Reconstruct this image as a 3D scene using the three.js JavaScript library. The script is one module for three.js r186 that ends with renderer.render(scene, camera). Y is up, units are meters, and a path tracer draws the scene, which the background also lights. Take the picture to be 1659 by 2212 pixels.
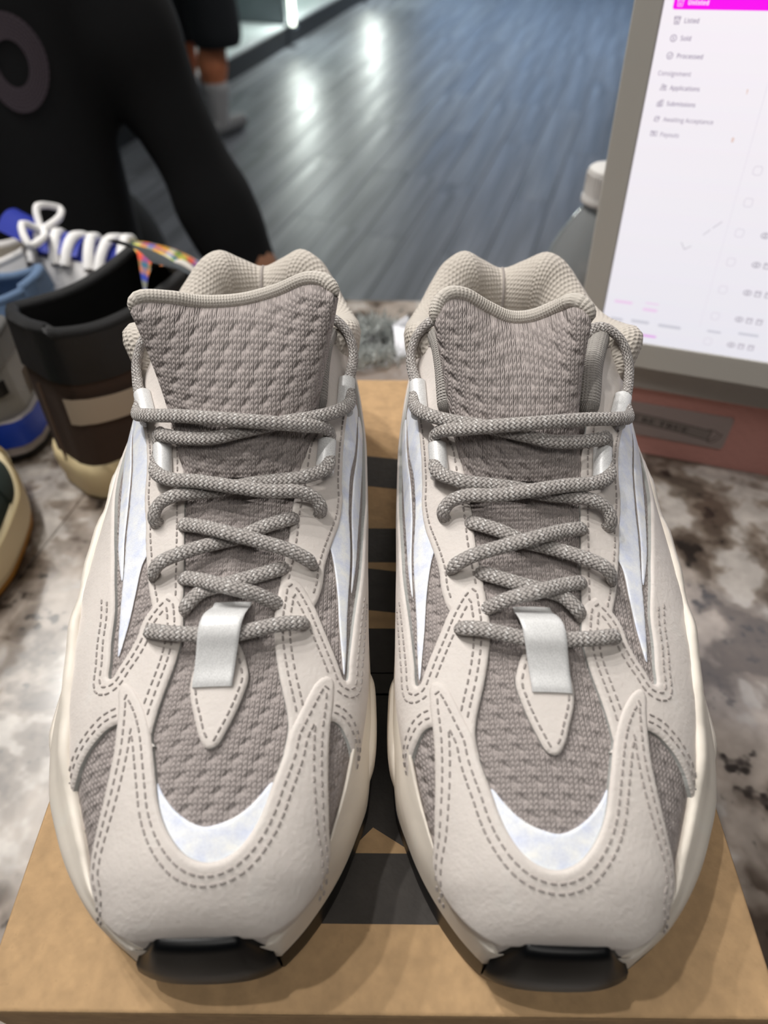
import * as THREE from 'three';
import { mergeGeometries } from 'three/addons/utils/BufferGeometryUtils.js';
import { RoundedBoxGeometry } from 'three/addons/geometries/RoundedBoxGeometry.js';
import { MarchingCubes } from 'three/addons/objects/MarchingCubes.js';
import { RectAreaLightUniformsLib } from 'three/addons/lights/RectAreaLightUniformsLib.js';

// ======================= camera, sky, big lights, exposure =======================
// metres; counter top at y = 0, shop floor at y = -1; the camera stands at the origin of the plan and looks towards -z and down
const scene = new THREE.Scene();
const BOXTOP = .12, CEIL = 1.9, FLOOR = -1;
const camera = new THREE.PerspectiveCamera(2 * Math.atan(1106 / 1533) * 180 / Math.PI, 1659 / 2212, .02, 60);
camera.position.set(0, BOXTOP + .264, 0);
camera.rotation.set(-Math.PI / 4, 0, 0);
camera.focus = .27;
camera.userData.fStop = 7.6;
scene.background = new THREE.Color(.42, .62, .95);      // daylight outside the shop window
scene.backgroundIntensity = 6;
const renderer = new THREE.WebGLRenderer();
renderer.toneMapping = THREE.LinearToneMapping;
renderer.toneMappingExposure = .51;
renderer.shadowMap.enabled = true;
RectAreaLightUniformsLib.init();

// ======================= helpers =======================
let seedState = 7;
const rnd = (a = 0, b = 1) => { seedState = (seedState * 1664525 + 1013904223) >>> 0; return a + (b - a) * seedState / 4294967296; };
const V = (x, y, z) => new THREE.Vector3(x, y, z);
const names = new Map();
function numbered(n) { const k = names.get(n) || 0; names.set(n, k + 1); return k ? n + '_' + String(k).padStart(3, '0') : n; }
function tag(o, label, category, group, kind) {
  if (label) o.userData.label = label;
  if (category) o.userData.category = category;
  if (group) o.userData.group = group;
  if (kind) o.userData.kind = kind;
  return o;
}
function thing(name, label, category, pos = [0, 0, 0], turn = 0, group) {
  const o = new THREE.Group(); o.name = numbered(name); o.position.set(...pos); o.rotation.y = turn; scene.add(o);
  return tag(o, label, category, group);
}
function part(name, geo, mat, parent, label) {
  const m = new THREE.Mesh(geo, mat); m.name = parent === scene ? numbered(name) : name; m.castShadow = m.receiveShadow = true;
  if (label) m.userData.label = label;
  parent.add(m); return m;
}
function struct(name, geo, mat, parent = scene) { const m = part(name, geo, mat, parent); if (parent === scene) { m.name = name; } m.userData.kind = 'structure'; return m; }
const bx = (w, h, d, x = 0, y = 0, z = 0, r = 0) => { const g = r ? new RoundedBoxGeometry(w, h, d, 2, Math.min(r, w * .49, h * .49, d * .49)) : new THREE.BoxGeometry(w, h, d); g.translate(x, y, z); return g; };
const clean = (g) => { const o = g.index ? g.toNonIndexed() : g; for (const k of Object.keys(o.attributes)) if (!['position', 'normal', 'uv'].includes(k)) o.deleteAttribute(k); return o; };
const merge = (list) => mergeGeometries(list.map(clean));
const flat3 = (pts) => pts.map((p) => (p.isVector3 ? p : V(...p)));
const tube = (pts, r, seg = 40, rad = 8, closed = false) => new THREE.TubeGeometry(new THREE.CatmullRomCurve3(flat3(pts), closed, 'centripetal'), seg, r, rad, closed);
// a skin over rows of points (each row an array of Vector3); uv in metres along rows
function skin(rows, closedRow = false, uvScale = 1) {
  const nr = rows.length, nc = rows[0].length, pos = [], uv = [], idx = [];
  let va = 0;
  for (let i = 0; i < nr; i++) {
    if (i) va += rows[i][nc >> 1].distanceTo(rows[i - 1][nc >> 1]);
    let ua = 0;
    for (let j = 0; j < nc; j++) { if (j) ua += rows[i][j].distanceTo(rows[i][j - 1]); const p = rows[i][j]; pos.push(p.x, p.y, p.z); uv.push(ua * uvScale, va * uvScale); }
  }
  const m = closedRow ? nc : nc - 1;
  for (let i = 0; i < nr - 1; i++) for (let j = 0; j < m; j++) { const a = i * nc + j, b = i * nc + (j + 1) % nc, c = a + nc, d = b + nc; idx.push(a, b, c, b, d, c); }
  const g = new THREE.BufferGeometry();
  g.setAttribute('position', new THREE.Float32BufferAttribute(pos, 3)); g.setAttribute('uv', new THREE.Float32BufferAttribute(uv, 2)); g.setIndex(idx);
  g.computeVertexNormals();
  return g;
}
function fanCap(ring, flip = false) {            // closes a ring of Vector3
  const c = ring.reduce((p, q) => p.add(q), V(0, 0, 0)).multiplyScalar(1 / ring.length), pos = [c.x, c.y, c.z], idx = [], uv = [c.x, c.z];
  ring.forEach((p) => { pos.push(p.x, p.y, p.z); uv.push(p.x, p.z); });
  ring.forEach((p, i) => { const a = 1 + i, b = 1 + (i + 1) % ring.length; idx.push(...(flip ? [0, b, a] : [0, a, b])); });
  const g = new THREE.BufferGeometry(); g.setAttribute('position', new THREE.Float32BufferAttribute(pos, 3)); g.setAttribute('uv', new THREE.Float32BufferAttribute(uv, 2)); g.setIndex(idx); g.computeVertexNormals(); return g;
}
function mirrored(g) {
  const o = g.clone(), p = o.attributes.position, n = o.attributes.normal;
  for (let i = 0; i < p.count; i++) { p.setX(i, -p.getX(i)); if (n) n.setX(i, -n.getX(i)); }
  if (o.index) { const a = o.index.array.slice(); for (let i = 0; i < a.length; i += 3) { const t = a[i]; a[i] = a[i + 1]; a[i + 1] = t; } o.setIndex(new THREE.BufferAttribute(a, 1)); }
  else for (const k of Object.keys(o.attributes)) { const at = o.attributes[k], s = at.itemSize; for (let i = 0; i < at.count; i += 3) for (let c = 0; c < s; c++) { const u = at.array[i * s + c]; at.array[i * s + c] = at.array[(i + 1) * s + c]; at.array[(i + 1) * s + c] = u; } }
  return o;
}
// tileable value noise, period n cells
function noiseGrid(n, seed) { const g = new Float32Array(n * n); let s = seed * 7919 + 13; for (let i = 0; i < n * n; i++) { s = (Math.imul(s, 1664525) + 1013904223) >>> 0; g[i] = s / 4294967296; } return (x, y) => {
  x = ((x % n) + n) % n; y = ((y % n) + n) % n; const i = Math.floor(x), j = Math.floor(y), f = x - i, h = y - j, u = f * f * (3 - 2 * f), v = h * h * (3 - 2 * h), i1 = (i + 1) % n, j1 = (j + 1) % n;
  return (g[j * n + i] * (1 - u) + g[j * n + i1] * u) * (1 - v) + (g[j1 * n + i] * (1 - u) + g[j1 * n + i1] * u) * v; }; }
function fbm(seed, base, oct) { const ns = []; for (let o = 0; o < oct; o++) ns.push(noiseGrid(base << o, seed + o)); return (u, v) => { let s = 0, a = .5, t = 0; for (let o = 0; o < oct; o++) { s += a * ns[o](u * (base << o), v * (base << o)); t += a; a *= .55; } return s / t; }; }
function tex(w, h, fn, srgb, rx = 1, ry = rx) {   // fn(u, v) -> [r, g, b] or grey 0..1
  const d = new Uint8Array(w * h * 4);
  for (let y = 0; y < h; y++) for (let x = 0; x < w; x++) { const c = fn((x + .5) / w, (y + .5) / h), k = (y * w + x) * 4; for (let i = 0; i < 3; i++) d[k + i] = Math.max(0, Math.min(255, 255 * (c.length ? c[i] : c))); d[k + 3] = 255; }
  const t = new THREE.DataTexture(d, w, h); t.wrapS = t.wrapT = THREE.RepeatWrapping; t.magFilter = THREE.LinearFilter; t.minFilter = THREE.LinearMipmapLinearFilter; t.generateMipmaps = true;
  if (srgb) t.colorSpace = THREE.SRGBColorSpace; t.repeat.set(rx, ry); t.needsUpdate = true; return t;
}
const mat = (color, roughness = .7, o = {}) => { const { physical, ...rest } = o; return new (physical ? THREE.MeshPhysicalMaterial : THREE.MeshStandardMaterial)({ color, roughness, side: THREE.DoubleSide, ...rest }); };
const rgb = (r, g, b) => new THREE.Color().setRGB(r, g, b);
// ======================= lamps of the ceiling =======================
const lampWhite = mat('#dfe3e6', .4, { emissive: rgb(1, .97, .92), emissiveIntensity: 5 });
const fixtureMat = mat('#16171a', .5, { metalness: .5 });
function troffer(label, x, z, w, d, power, color = rgb(1, .96, .9)) {
  const o = thing('ceiling_panel', label, 'ceiling light', [x, CEIL, z], 0, null);
  part('frame', merge([bx(w + .06, .03, .03, 0, -.015, d / 2 + .015, .004), bx(w + .06, .03, .03, 0, -.015, -d / 2 - .015, .004), bx(.03, .03, d, w / 2 + .015, -.015, 0, .004), bx(.03, .03, d, -w / 2 - .015, -.015, 0, .004)]), mat('#d8d8d6', .6), o);
  part('diffuser', bx(w, .008, d, 0, -.006, 0), lampWhite, o);
  const l = new THREE.RectAreaLight(color, power, w, d); l.position.set(0, -.014, 0); l.rotation.x = -Math.PI / 2; l.name = 'panel_light'; o.add(l);
  return o;
}
function spotlight(label, x, z, tx, ty, tz, power, color) {
  const o = thing('track_spotlight', label, 'spotlight', [x, CEIL - .12, z], 0, 'black track spotlights over the counter');
  const dir = V(tx - x, ty - CEIL + .12, tz - z).normalize(), q = new THREE.Quaternion().setFromUnitVectors(V(0, -1, 0), dir);
  const can = new THREE.LatheGeometry([[.001, .07], [.03, .07], [.036, .06], [.036, -.045], [.033, -.045], [.033, -.03], [.001, -.03]].map(([a, b]) => new THREE.Vector2(a, b)), 28); can.applyQuaternion(q);
  part('can', can, fixtureMat, o);
  part('stem', tube([[0, .12, 0], [0, .06, 0]], .007, 4, 8), fixtureMat, o);
  const lens = new THREE.CircleGeometry(.031, 24); lens.rotateX(Math.PI / 2); lens.translate(0, -.034, 0); lens.applyQuaternion(q);
  part('lens', lens, lampWhite, o);
  const s = new THREE.SpotLight(color, power, 0, .62, .6, 2); s.position.copy(dir).multiplyScalar(.05); s.castShadow = true; s.shadow.radius = 1.0; s.shadow.mapSize.set(1024, 1024);
  s.name = 'spot_light'; o.add(s); s.target.position.copy(dir).multiplyScalar(1); o.add(s.target);
  return o;
}
// ======================= room: turned 17 degrees against the counter =======================
const TURN = -Math.atan2(1.34, 4.384);               // long axis of the shop leans to the right
const ax = V(Math.sin(-TURN), 0, -Math.cos(TURN)), cx = V(Math.cos(TURN), 0, Math.sin(-TURN));   // along, across
const DISP0 = V(-1.5205, FLOOR, -4.1701);            // a point on the foot of the display wall
const room = (s, c, y) => V(DISP0.x + ax.x * s + cx.x * c, y, DISP0.z + ax.z * s + cx.z * c);   // s metres along the display, c metres into the shop
function inRoom(g, s, c, y = 0) { g.rotateY(TURN); const p = room(s, c, y); g.translate(p.x, p.y, p.z); return g; }
const plasterTex = tex(256, 256, ((f) => (u, v) => f(u, v))(fbm(3, 16, 3)), false, 2);
const wallMat = mat('#8f9194', .85, { bumpMap: plasterTex, bumpScale: .001 }), darkWall = mat('#2b2d30', .8, { bumpMap: plasterTex, bumpScale: .001 }), ceilMat = mat('#55565a', .9);
const S0 = -7.5, S1 = 7.6, C0 = -.62, C1 = 5.2, SL = S1 - S0, CW = C1 - C0, SM = (S0 + S1) / 2, CM = (C0 + C1) / 2;
struct('ceiling', inRoom(bx(CW + .4, .1, SL + .4), SM, CM, CEIL + .05), ceilMat);
struct('wall_left', inRoom(bx(.15, CEIL - FLOOR, SL), SM, C0 - .075, (CEIL + FLOOR) / 2), darkWall);
struct('wall_right', inRoom(bx(.15, CEIL - FLOOR, SL), SM, C1 + .075, (CEIL + FLOOR) / 2), wallMat);
struct('wall_near', inRoom(bx(CW, CEIL - FLOOR, .15), S0 - .075, CM, (CEIL + FLOOR) / 2), wallMat);
// street wall with a wide shop window
{
  const c0 = -.25, c1 = 2.7, y0 = -.35, y1 = 1.5;
  struct('wall_street', merge([inRoom(bx(c0 - C0, CEIL - FLOOR, .15), S1 + .075, (C0 + c0) / 2, (CEIL + FLOOR) / 2), inRoom(bx(C1 - c1, CEIL - FLOOR, .15), S1 + .075, (C1 + c1) / 2, (CEIL + FLOOR) / 2),
    inRoom(bx(c1 - c0, y0 - FLOOR, .15), S1 + .075, (c0 + c1) / 2, (y0 + FLOOR) / 2), inRoom(bx(c1 - c0, CEIL - y1, .15), S1 + .075, (c0 + c1) / 2, (CEIL + y1) / 2)]), darkWall);
  const w = new THREE.Group(); w.name = 'window_1'; w.userData.kind = 'structure'; scene.add(w);
  const fm = mat('#1d1e20', .4, { metalness: .6 }), gm = new THREE.MeshPhysicalMaterial({ color: '#ffffff', transmission: 1, thickness: 0, roughness: .02 });
  const n = 3, cw = (c1 - c0) / n;
  for (let i = 0; i <= n; i++) part('window_frame', inRoom(bx(.06, y1 - y0, .09), S1 + .06, c0 + i * cw, (y0 + y1) / 2), fm, w);
  for (const y of [y0, y1]) part('window_frame', inRoom(bx(c1 - c0, .06, .09), S1 + .06, (c0 + c1) / 2, y), fm, w);
  for (let i = 0; i < n; i++) part('pane', inRoom(bx(cw - .06, y1 - y0 - .06, .006), S1 + .06, c0 + (i + .5) * cw, (y0 + y1) / 2), gm, w);
}
// floor of dark boards
{
  const fl = new THREE.Group(); fl.name = 'floor'; fl.userData.kind = 'structure'; scene.add(fl);
  part('subfloor', inRoom(bx(CW + .4, .05, SL + .4), SM, CM, FLOOR - .037), mat('#0c0c0d', .9), fl);
  const grain = fbm(21, 8, 4), fine = fbm(31, 64, 2);
  const gt = tex(512, 512, (u, v) => { const g = grain(u * 3, v * .25), h = fine(u * 2, v * .12); const k = .62 + .5 * g - .25 * h; return [k * .97, k, k * 1.03].map((x) => x * .8); }, true, 2, .5);
  const rt = tex(256, 256, (u, v) => 0.40 + .22 * grain(u * 3 + .3, v * .3), false, 2, .5);
  const mats = ['#b4b4b8', '#a5a5aa', '#bfbfc2', '#acacb2'].map((c) => mat(c, .8, { map: gt, roughnessMap: rt, bumpMap: gt, bumpScale: .0006 }));
  const pw = .19, pl = 1.5, geos = [0, 1, 2].map((k) => { const g = bx(pw - .003, .012, pl - .003, 0, 0, 0, .0015); const uv = g.attributes.uv, p = g.attributes.position; for (let i = 0; i < uv.count; i++) uv.setXY(i, p.getX(i) + k * .37, p.getZ(i) + k * .61); return g; });
  const far = [];
  for (let c = C0, k = 0; c < C1; c += pw, k++) for (let s = S0 - (k * .53 % 1) * pl; s < S1; s += pl) {
    const p = room(s + pl / 2, c + pw / 2, FLOOR - .006), inView = s > -3 && c < 3.4;
    const g = geos[Math.floor(rnd(0, 3))], m = mats[Math.floor(rnd(0, 4))];
    if (inView) { const q = part('floor_board', g, m, fl); q.position.copy(p); q.rotation.y = TURN; }
    else { const h = clean(g.clone()); h.rotateY(TURN); h.translate(p.x, p.y, p.z); far.push(h); }
  }
  part('more_floor_boards', mergeGeometries(far), mats[0], fl).userData.kind = 'stuff';
}
// ---------- sneaker last: sections along L (metres, toe to heel), t from -1 (outer side) over the ridge to 1 (inner side) ----------
function table(xs, ys) {                       // monotone cubic through a few measured stations
  const n = xs.length, d = [], m = [];
  for (let i = 0; i < n - 1; i++) d.push((ys[i + 1] - ys[i]) / (xs[i + 1] - xs[i]));
  m[0] = d[0]; m[n - 1] = d[n - 2];
  for (let i = 1; i < n - 1; i++) m[i] = d[i - 1] * d[i] <= 0 ? 0 : 2 / (1 / d[i - 1] + 1 / d[i]);
  return (x) => {
    if (x <= xs[0]) return ys[0];
    if (x >= xs[n - 1]) return ys[n - 1];
    let i = 0; while (x > xs[i + 1]) i++;
    const h = xs[i + 1] - xs[i], u = (x - xs[i]) / h, u2 = u * u, u3 = u2 * u;
    return ys[i] * (2 * u3 - 3 * u2 + 1) + m[i] * h * (u3 - 2 * u2 + u) + ys[i + 1] * (3 * u2 - 2 * u3) + m[i + 1] * h * (u3 - u2);
  };
}
const ST = [.0058, .0085, .0135, .02, .03, .045, .06, .08, .10, .12, .15, .18, .21, .25, .28, .297];
const xOut = table(ST, [-.0195, -.0238, -.0286, -.033, -.0368, -.043, -.0485, -.0535, -.0555, -.0558, -.0545, -.0525, -.049, -.043, -.034, -.012]);
const xIn = table(ST, [.0208, .0252, .0303, .0348, .0378, .0422, .0458, .048, .048, .048, .0485, .0485, .047, .042, .034, .012]);
const zBite = table(ST, [.0305, .030, .030, .032, .035, .0385, .042, .046, .049, .050, .050, .051, .052, .054, .056, .057]);
const zTop = table(ST, [.031, .0412, .0480, .0530, .0572, .0622, .0665, .0722, .0785, .086, .1005, .117, .128, .134, .134, .130]);
const bulge = table(ST, [1, 1, 1, 1, 1, 1, 1, 1.05, 1.1, 1.1, .98, .82, .75, .75, .8, .9]);
const shift = table(ST, [0, .0005, .001, .002, .003, .004, .006, .0085, .010, .011, .0105, .009, .006, .003, .001, 0]);
function lastPoint(L, t, out) {
  const a = xOut(L), b = xIn(L), c = (a + b) / 2, h = (b - a) / 2, zb = zBite(L), zr = zTop(L), e = bulge(L);
  const s = Math.sin(t * Math.PI / 2), k = Math.max(0, Math.cos(t * Math.PI / 2));
  return out.set(c + shift(L) * k + h * Math.sign(s) * Math.pow(Math.abs(s), e), zb + (zr - zb) * Math.pow(k, 0.92), -L);
}
const NL = 420, NT = 280, LMIN = .0058, LMAX = .297;
const LROW = [];
{ let L = LMIN; const steps = []; for (let i = 0; i < NL; i++) { const u = i / NL; steps.push(u < .1 ? .25 + 7.5 * u : u > .94 ? Math.max(.3, 1 - (u - .94) * 12) : 1); }
  const sum = steps.reduce((p, q) => p + q, 0); LROW.push(L); for (const s of steps) LROW.push(L += s / sum * (LMAX - LMIN)); }
const LAST = { pos: new Float32Array((NL + 1) * (NT + 1) * 3), nor: new Float32Array((NL + 1) * (NT + 1) * 3), aw: new Float32Array((NL + 1) * (NT + 1) * 2), a: [] };
{
  const p = new THREE.Vector3(), q = new THREE.Vector3();
  let a = 3.2;                                      // the pattern's zero lies at the very tip of the sole
  for (let i = 0; i <= NL; i++) {
    if (i) { const dz = zTop(LROW[i]) - zTop(LROW[i - 1]); a += Math.hypot(LROW[i] - LROW[i - 1], dz) * 1000; }
    LAST.a.push(a);
    for (let j = 0; j <= NT; j++) { lastPoint(LROW[i], j / NT * 2 - 1, p).toArray(LAST.pos, (i * (NT + 1) + j) * 3); LAST.aw[(i * (NT + 1) + j) * 2] = a; }
    const mid = NT / 2; let w = 0;
    for (let j = mid + 1; j <= NT; j++) { const k = i * (NT + 1) + j; p.fromArray(LAST.pos, k * 3); q.fromArray(LAST.pos, k * 3 - 3); w += p.distanceTo(q) * 1000; LAST.aw[k * 2 + 1] = w; }
    w = 0;
    for (let j = mid - 1; j >= 0; j--) { const k = i * (NT + 1) + j; p.fromArray(LAST.pos, k * 3); q.fromArray(LAST.pos, k * 3 + 3); w -= p.distanceTo(q) * 1000; LAST.aw[k * 2 + 1] = w; }
  }
  const u = new THREE.Vector3(), v = new THREE.Vector3(), at = (i, j, o) => o.fromArray(LAST.pos, (Math.min(NL, Math.max(0, i)) * (NT + 1) + Math.min(NT, Math.max(0, j))) * 3);
  for (let i = 0; i <= NL; i++) for (let j = 0; j <= NT; j++) {
    at(i + 1, j, u).sub(at(i - 1, j, p)); at(i, j + 1, v).sub(at(i, j - 1, p));
    v.cross(u); if (v.lengthSq() < 1e-16) v.set(0, 1, 0); v.normalize(); if (i === 0) v.set(0, .35, 1).normalize();
    v.toArray(LAST.nor, (i * (NT + 1) + j) * 3);
  }
}
const lerp = (a, b, t) => a + (b - a) * t;
function rowOfA(a) { let lo = 0, hi = NL; while (hi - lo > 1) { const m = (lo + hi) >> 1; if (LAST.a[m] > a) hi = m; else lo = m; } return lo + Math.min(1, Math.max(0, (a - LAST.a[lo]) / (LAST.a[hi] - LAST.a[lo]))); }
// point h metres above the last at pattern place (a, w) in millimetres
function onLast(a, w, h = 0, out = new THREE.Vector3(), nOut = null) {
  const r = rowOfA(a), i = Math.min(NL - 1, Math.floor(r)), f = r - i, N = NT + 1;
  const W = (j) => lerp(LAST.aw[(i * N + j) * 2 + 1], LAST.aw[((i + 1) * N + j) * 2 + 1], f);
  let lo = 0, hi = NT; while (hi - lo > 1) { const m = (lo + hi) >> 1; if (W(m) > w) hi = m; else lo = m; }
  const g = Math.min(1.5, Math.max(-.5, (w - W(lo)) / (W(hi) - W(lo) || 1)));
  const mix = (arr, o) => { const c = [0, 1, 2].map((k) => lerp(lerp(arr[(i * N + lo) * 3 + k], arr[(i * N + hi) * 3 + k], g), lerp(arr[((i + 1) * N + lo) * 3 + k], arr[((i + 1) * N + hi) * 3 + k], g), f)); return o.set(c[0], c[1], c[2]); };
  const n = mix(LAST.nor, new THREE.Vector3()).normalize();
  if (nOut) nOut.copy(n);
  return mix(LAST.pos, out).addScaledVector(n, h);
}
// ---------- panels cut from the last: outline in pattern millimetres (a along the ridge, w round the foot) ----------
const N1 = NT + 1, NV = (NL + 1) * N1;
const smoothOutline = (pts, tension = .5) => { const c = new THREE.CatmullRomCurve3(pts.map(([a, w]) => V(a, w, 0)), true, 'centripetal'); const n = Math.min(900, Math.ceil(c.getLength() / .8)); return c.getSpacedPoints(n).slice(0, -1).map((p) => [p.x, p.y]); };
function signedField(poly) {                       // distance inside (+) at every knot of the last, limited to 14 mm
  const f = new Float32Array(NV).fill(-14); let a0 = 1e9, a1 = -1e9, w0 = 1e9, w1 = -1e9;
  for (const [a, w] of poly) { a0 = Math.min(a0, a); a1 = Math.max(a1, a); w0 = Math.min(w0, w); w1 = Math.max(w1, w); }
  for (let k = 0; k < NV; k++) {
    const a = LAST.aw[k * 2], w = LAST.aw[k * 2 + 1];
    if (a < a0 - 4 || a > a1 + 4 || w < w0 - 4 || w > w1 + 4) continue;
    let best = 196, inside = false;
    for (let i = 0, j = poly.length - 1; i < poly.length; j = i++) {
      const [xi, yi] = poly[i], [xj, yj] = poly[j];
      if ((yi > w) !== (yj > w) && a < (xj - xi) * (w - yi) / (yj - yi) + xi) inside = !inside;
      const dx = xi - xj, dy = yi - yj, px = a - xj, py = w - yj, t = Math.max(0, Math.min(1, (px * dx + py * dy) / (dx * dx + dy * dy || 1))), ex = px - t * dx, ey = py - t * dy, d = ex * ex + ey * ey;
      if (d < best) best = d;
    }
    f[k] = (inside ? 1 : -1) * Math.sqrt(best);
  }
  return f;
}
// walks the triangles of the last; cut(tri, values) gets three knots
function eachTriangle(f, cut) {
  for (let i = 0; i < NL; i++) for (let j = 0; j < NT; j++) {
    const a = i * N1 + j, b = a + N1, c = a + 1, d = b + 1;
    if (Math.max(f[a], f[b], f[c], f[d]) <= -13.9) continue;
    cut(a, c, b); cut(c, d, b);
  }
}
// lift(phi) -> height in metres above the last
function panel(f, lift, skirtTo, uvOf) {
  const pos = [], nor = [], uv = [], idx = [], at = new Map(), base = [];
  const add = (key, A, B, t) => {
    let k = at.get(key); if (k !== undefined) return k;
    k = pos.length / 3; at.set(key, k);
    const phi = lerp(f[A], f[B], t), a = lerp(LAST.aw[A * 2], LAST.aw[B * 2], t), w = lerp(LAST.aw[A * 2 + 1], LAST.aw[B * 2 + 1], t), h = lift(Math.max(0, phi), a, w);
    const n = [0, 1, 2].map((c) => lerp(LAST.nor[A * 3 + c], LAST.nor[B * 3 + c], t)), L = Math.hypot(...n) || 1, p = [0, 1, 2].map((c) => lerp(LAST.pos[A * 3 + c], LAST.pos[B * 3 + c], t));
    for (let c = 0; c < 3; c++) { pos.push(p[c] + n[c] / L * h); nor.push(n[c] / L); }
    base.push(...[0, 1, 2].map((c) => p[c] + n[c] / L * skirtTo));
    uv.push(w / 1000, a / 1000); return k;
  };
  const full = (A) => add(A, A, A, 0), edge = (A, B) => (A < B ? add('' + A + '_' + B, A, B, f[A] / (f[A] - f[B])) : add('' + B + '_' + A, B, A, f[B] / (f[B] - f[A])));
  const rims = [];
  eachTriangle(f, (A, B, C) => {
    const T = [A, B, C], q = [], on = [];
    for (let e = 0; e < 3; e++) { const P = T[e], Q = T[(e + 1) % 3]; if (f[P] > 0) { q.push(full(P)); } if ((f[P] > 0) !== (f[Q] > 0)) { const k = edge(P, Q); q.push(k); on.push(k); } }
    for (let e = 1; e + 1 < q.length; e++) idx.push(q[0], q[e], q[e + 1]);
    if (on.length === 2) { const i0 = q.indexOf(on[0]), i1 = q.indexOf(on[1]); if ((i0 + 1) % q.length === i1) rims.push([on[0], on[1]]); else rims.push([on[1], on[0]]); }
  });
  const g = new THREE.BufferGeometry();
  g.setAttribute('position', new THREE.Float32BufferAttribute(pos, 3)); g.setAttribute('uv', new THREE.Float32BufferAttribute(uv, 2)); g.setIndex(idx); g.computeVertexNormals();
  if (!rims.length) return clean(g);
  const sp = [], su = [];
  for (const [p, q] of rims) { const P = pos.slice(p * 3, p * 3 + 3), Q = pos.slice(q * 3, q * 3 + 3), P0 = base.slice(p * 3, p * 3 + 3), Q0 = base.slice(q * 3, q * 3 + 3); sp.push(...P, ...P0, ...Q, ...Q, ...P0, ...Q0); for (const k of [p, p, q, q, p, q]) su.push(uv[k * 2], uv[k * 2 + 1]); }
  const s = new THREE.BufferGeometry(); s.setAttribute('position', new THREE.Float32BufferAttribute(sp, 3)); s.setAttribute('uv', new THREE.Float32BufferAttribute(su, 2)); s.computeVertexNormals();
  const top = clean(g); top.userData.edge = s; return top;
}
const edgeRound = (thick, r) => (phi) => (phi >= r ? thick : thick * (.62 + .38 * Math.sqrt(1 - (1 - phi / r) ** 2)));
// chains of pattern points where the field has the value c
function contour(f, c) {
  const seg = new Map(), pts = new Map();
  const node = (A, B) => { if (A > B) [A, B] = [B, A]; const key = A + '_' + B; if (!pts.has(key)) { const t = (f[A] - c) / (f[A] - f[B]); pts.set(key, [lerp(LAST.aw[A * 2], LAST.aw[B * 2], t), lerp(LAST.aw[A * 2 + 1], LAST.aw[B * 2 + 1], t)]); } return key; };
  eachTriangle(f, (A, B, C) => { const k = []; for (const [P, Q] of [[A, B], [B, C], [C, A]]) if ((f[P] > c) !== (f[Q] > c)) k.push(node(P, Q)); if (k.length === 2) { for (const [p, q] of [k, [k[1], k[0]]]) { if (!seg.has(p)) seg.set(p, []); seg.get(p).push(q); } } });
  const used = new Set(), chains = [];
  const walk = (s) => { const ch = [s]; used.add(s); let cur = s; for (;;) { const nx = (seg.get(cur) || []).find((k) => !used.has(k)); if (!nx) break; used.add(nx); ch.push(nx); cur = nx; } return ch; };
  for (const s of seg.keys()) if (!used.has(s) && seg.get(s).length === 1) chains.push(walk(s));
  for (const s of seg.keys()) if (!used.has(s)) chains.push(walk(s));
  return chains.map((ch) => ch.map((k) => pts.get(k)));
}
const stitchGeo = (() => { const g = new THREE.CapsuleGeometry(.00036, .00125, 2, 6); g.rotateX(Math.PI / 2); return clean(g); })();
function stitches(f, offsets, height, keep, pitch = 2.5) {
  const out = [], P = V(0, 0, 0), Q = V(0, 0, 0), n = V(0, 0, 0);
  for (const off of offsets) for (const ch of contour(f, off)) {
    let run = 0;
    for (let i = 1; i < ch.length; i++) {
      const d = Math.hypot(ch[i][0] - ch[i - 1][0], ch[i][1] - ch[i - 1][1]);
      run += d; if (run < pitch) continue; run = 0;
      const [a, w] = ch[i], [b, x] = ch[Math.max(0, i - 2)];
      if (keep && !keep(a, w)) continue;
      onLast(a, w, height, P, n); onLast(b, x, height, Q);
      const z = P.clone().sub(Q).normalize(), x3 = V(0, 0, 0).crossVectors(n, z).normalize(), y3 = V(0, 0, 0).crossVectors(z, x3);
      const g = stitchGeo.clone(); g.applyMatrix4(new THREE.Matrix4().makeBasis(x3, y3, z).setPosition(P)); out.push(g);
    }
  }
  return out.length ? mergeGeometries(out) : null;
}
const inside = (poly, a, w) => { let r = false; for (let i = 0, j = poly.length - 1; i < poly.length; j = i++) { const [xi, yi] = poly[i], [xj, yj] = poly[j]; if ((yi > w) !== (yj > w) && a < (xj - xi) * (w - yi) / (yj - yi) + xi) r = !r; } return r; };

// ---------- materials of the pair ----------
const melange = fbm(41, 64, 3), soft = fbm(43, 8, 4);
// knitted fabric: 10 wales over a 12 mm repeat, tucked into a staggered honeycomb of dips
const KN = 9, KREP = .0138;
const knitH = (u, v) => {
  const x = u * KN, y = v * KN * 1.0, c = Math.floor(x), fx = x - c - .5, m = melange(u, v) - .5;
  const ang = y + Math.abs(fx) * 1.5 + m * .25, loop = .5 + .5 * Math.cos((ang - Math.floor(ang)) * 2 * Math.PI), wale = 1 - Math.pow(Math.abs(fx) * 2, 2.5), split = 1 - .5 * Math.exp(-fx * fx * 90);
  return Math.max(0, wale) * (.30 + .70 * loop) * split;
};
const dips = (u, v) => { let d = 0; for (let r = -1; r <= 3; r++) for (let c = -1; c <= 2; c++) { const cx = (c + ((r % 3 + 3) % 3) / 3) / 2 * 1.0, cy = (r + .5) / 3, du = u - cx, dv = v - cy, ex = (du * .82 + dv * .57) / .135, ey = (dv * .82 - du * .57) / .075; d = Math.max(d, Math.exp(-(ex * ex + ey * ey))); } return 1 - d; };
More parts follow.
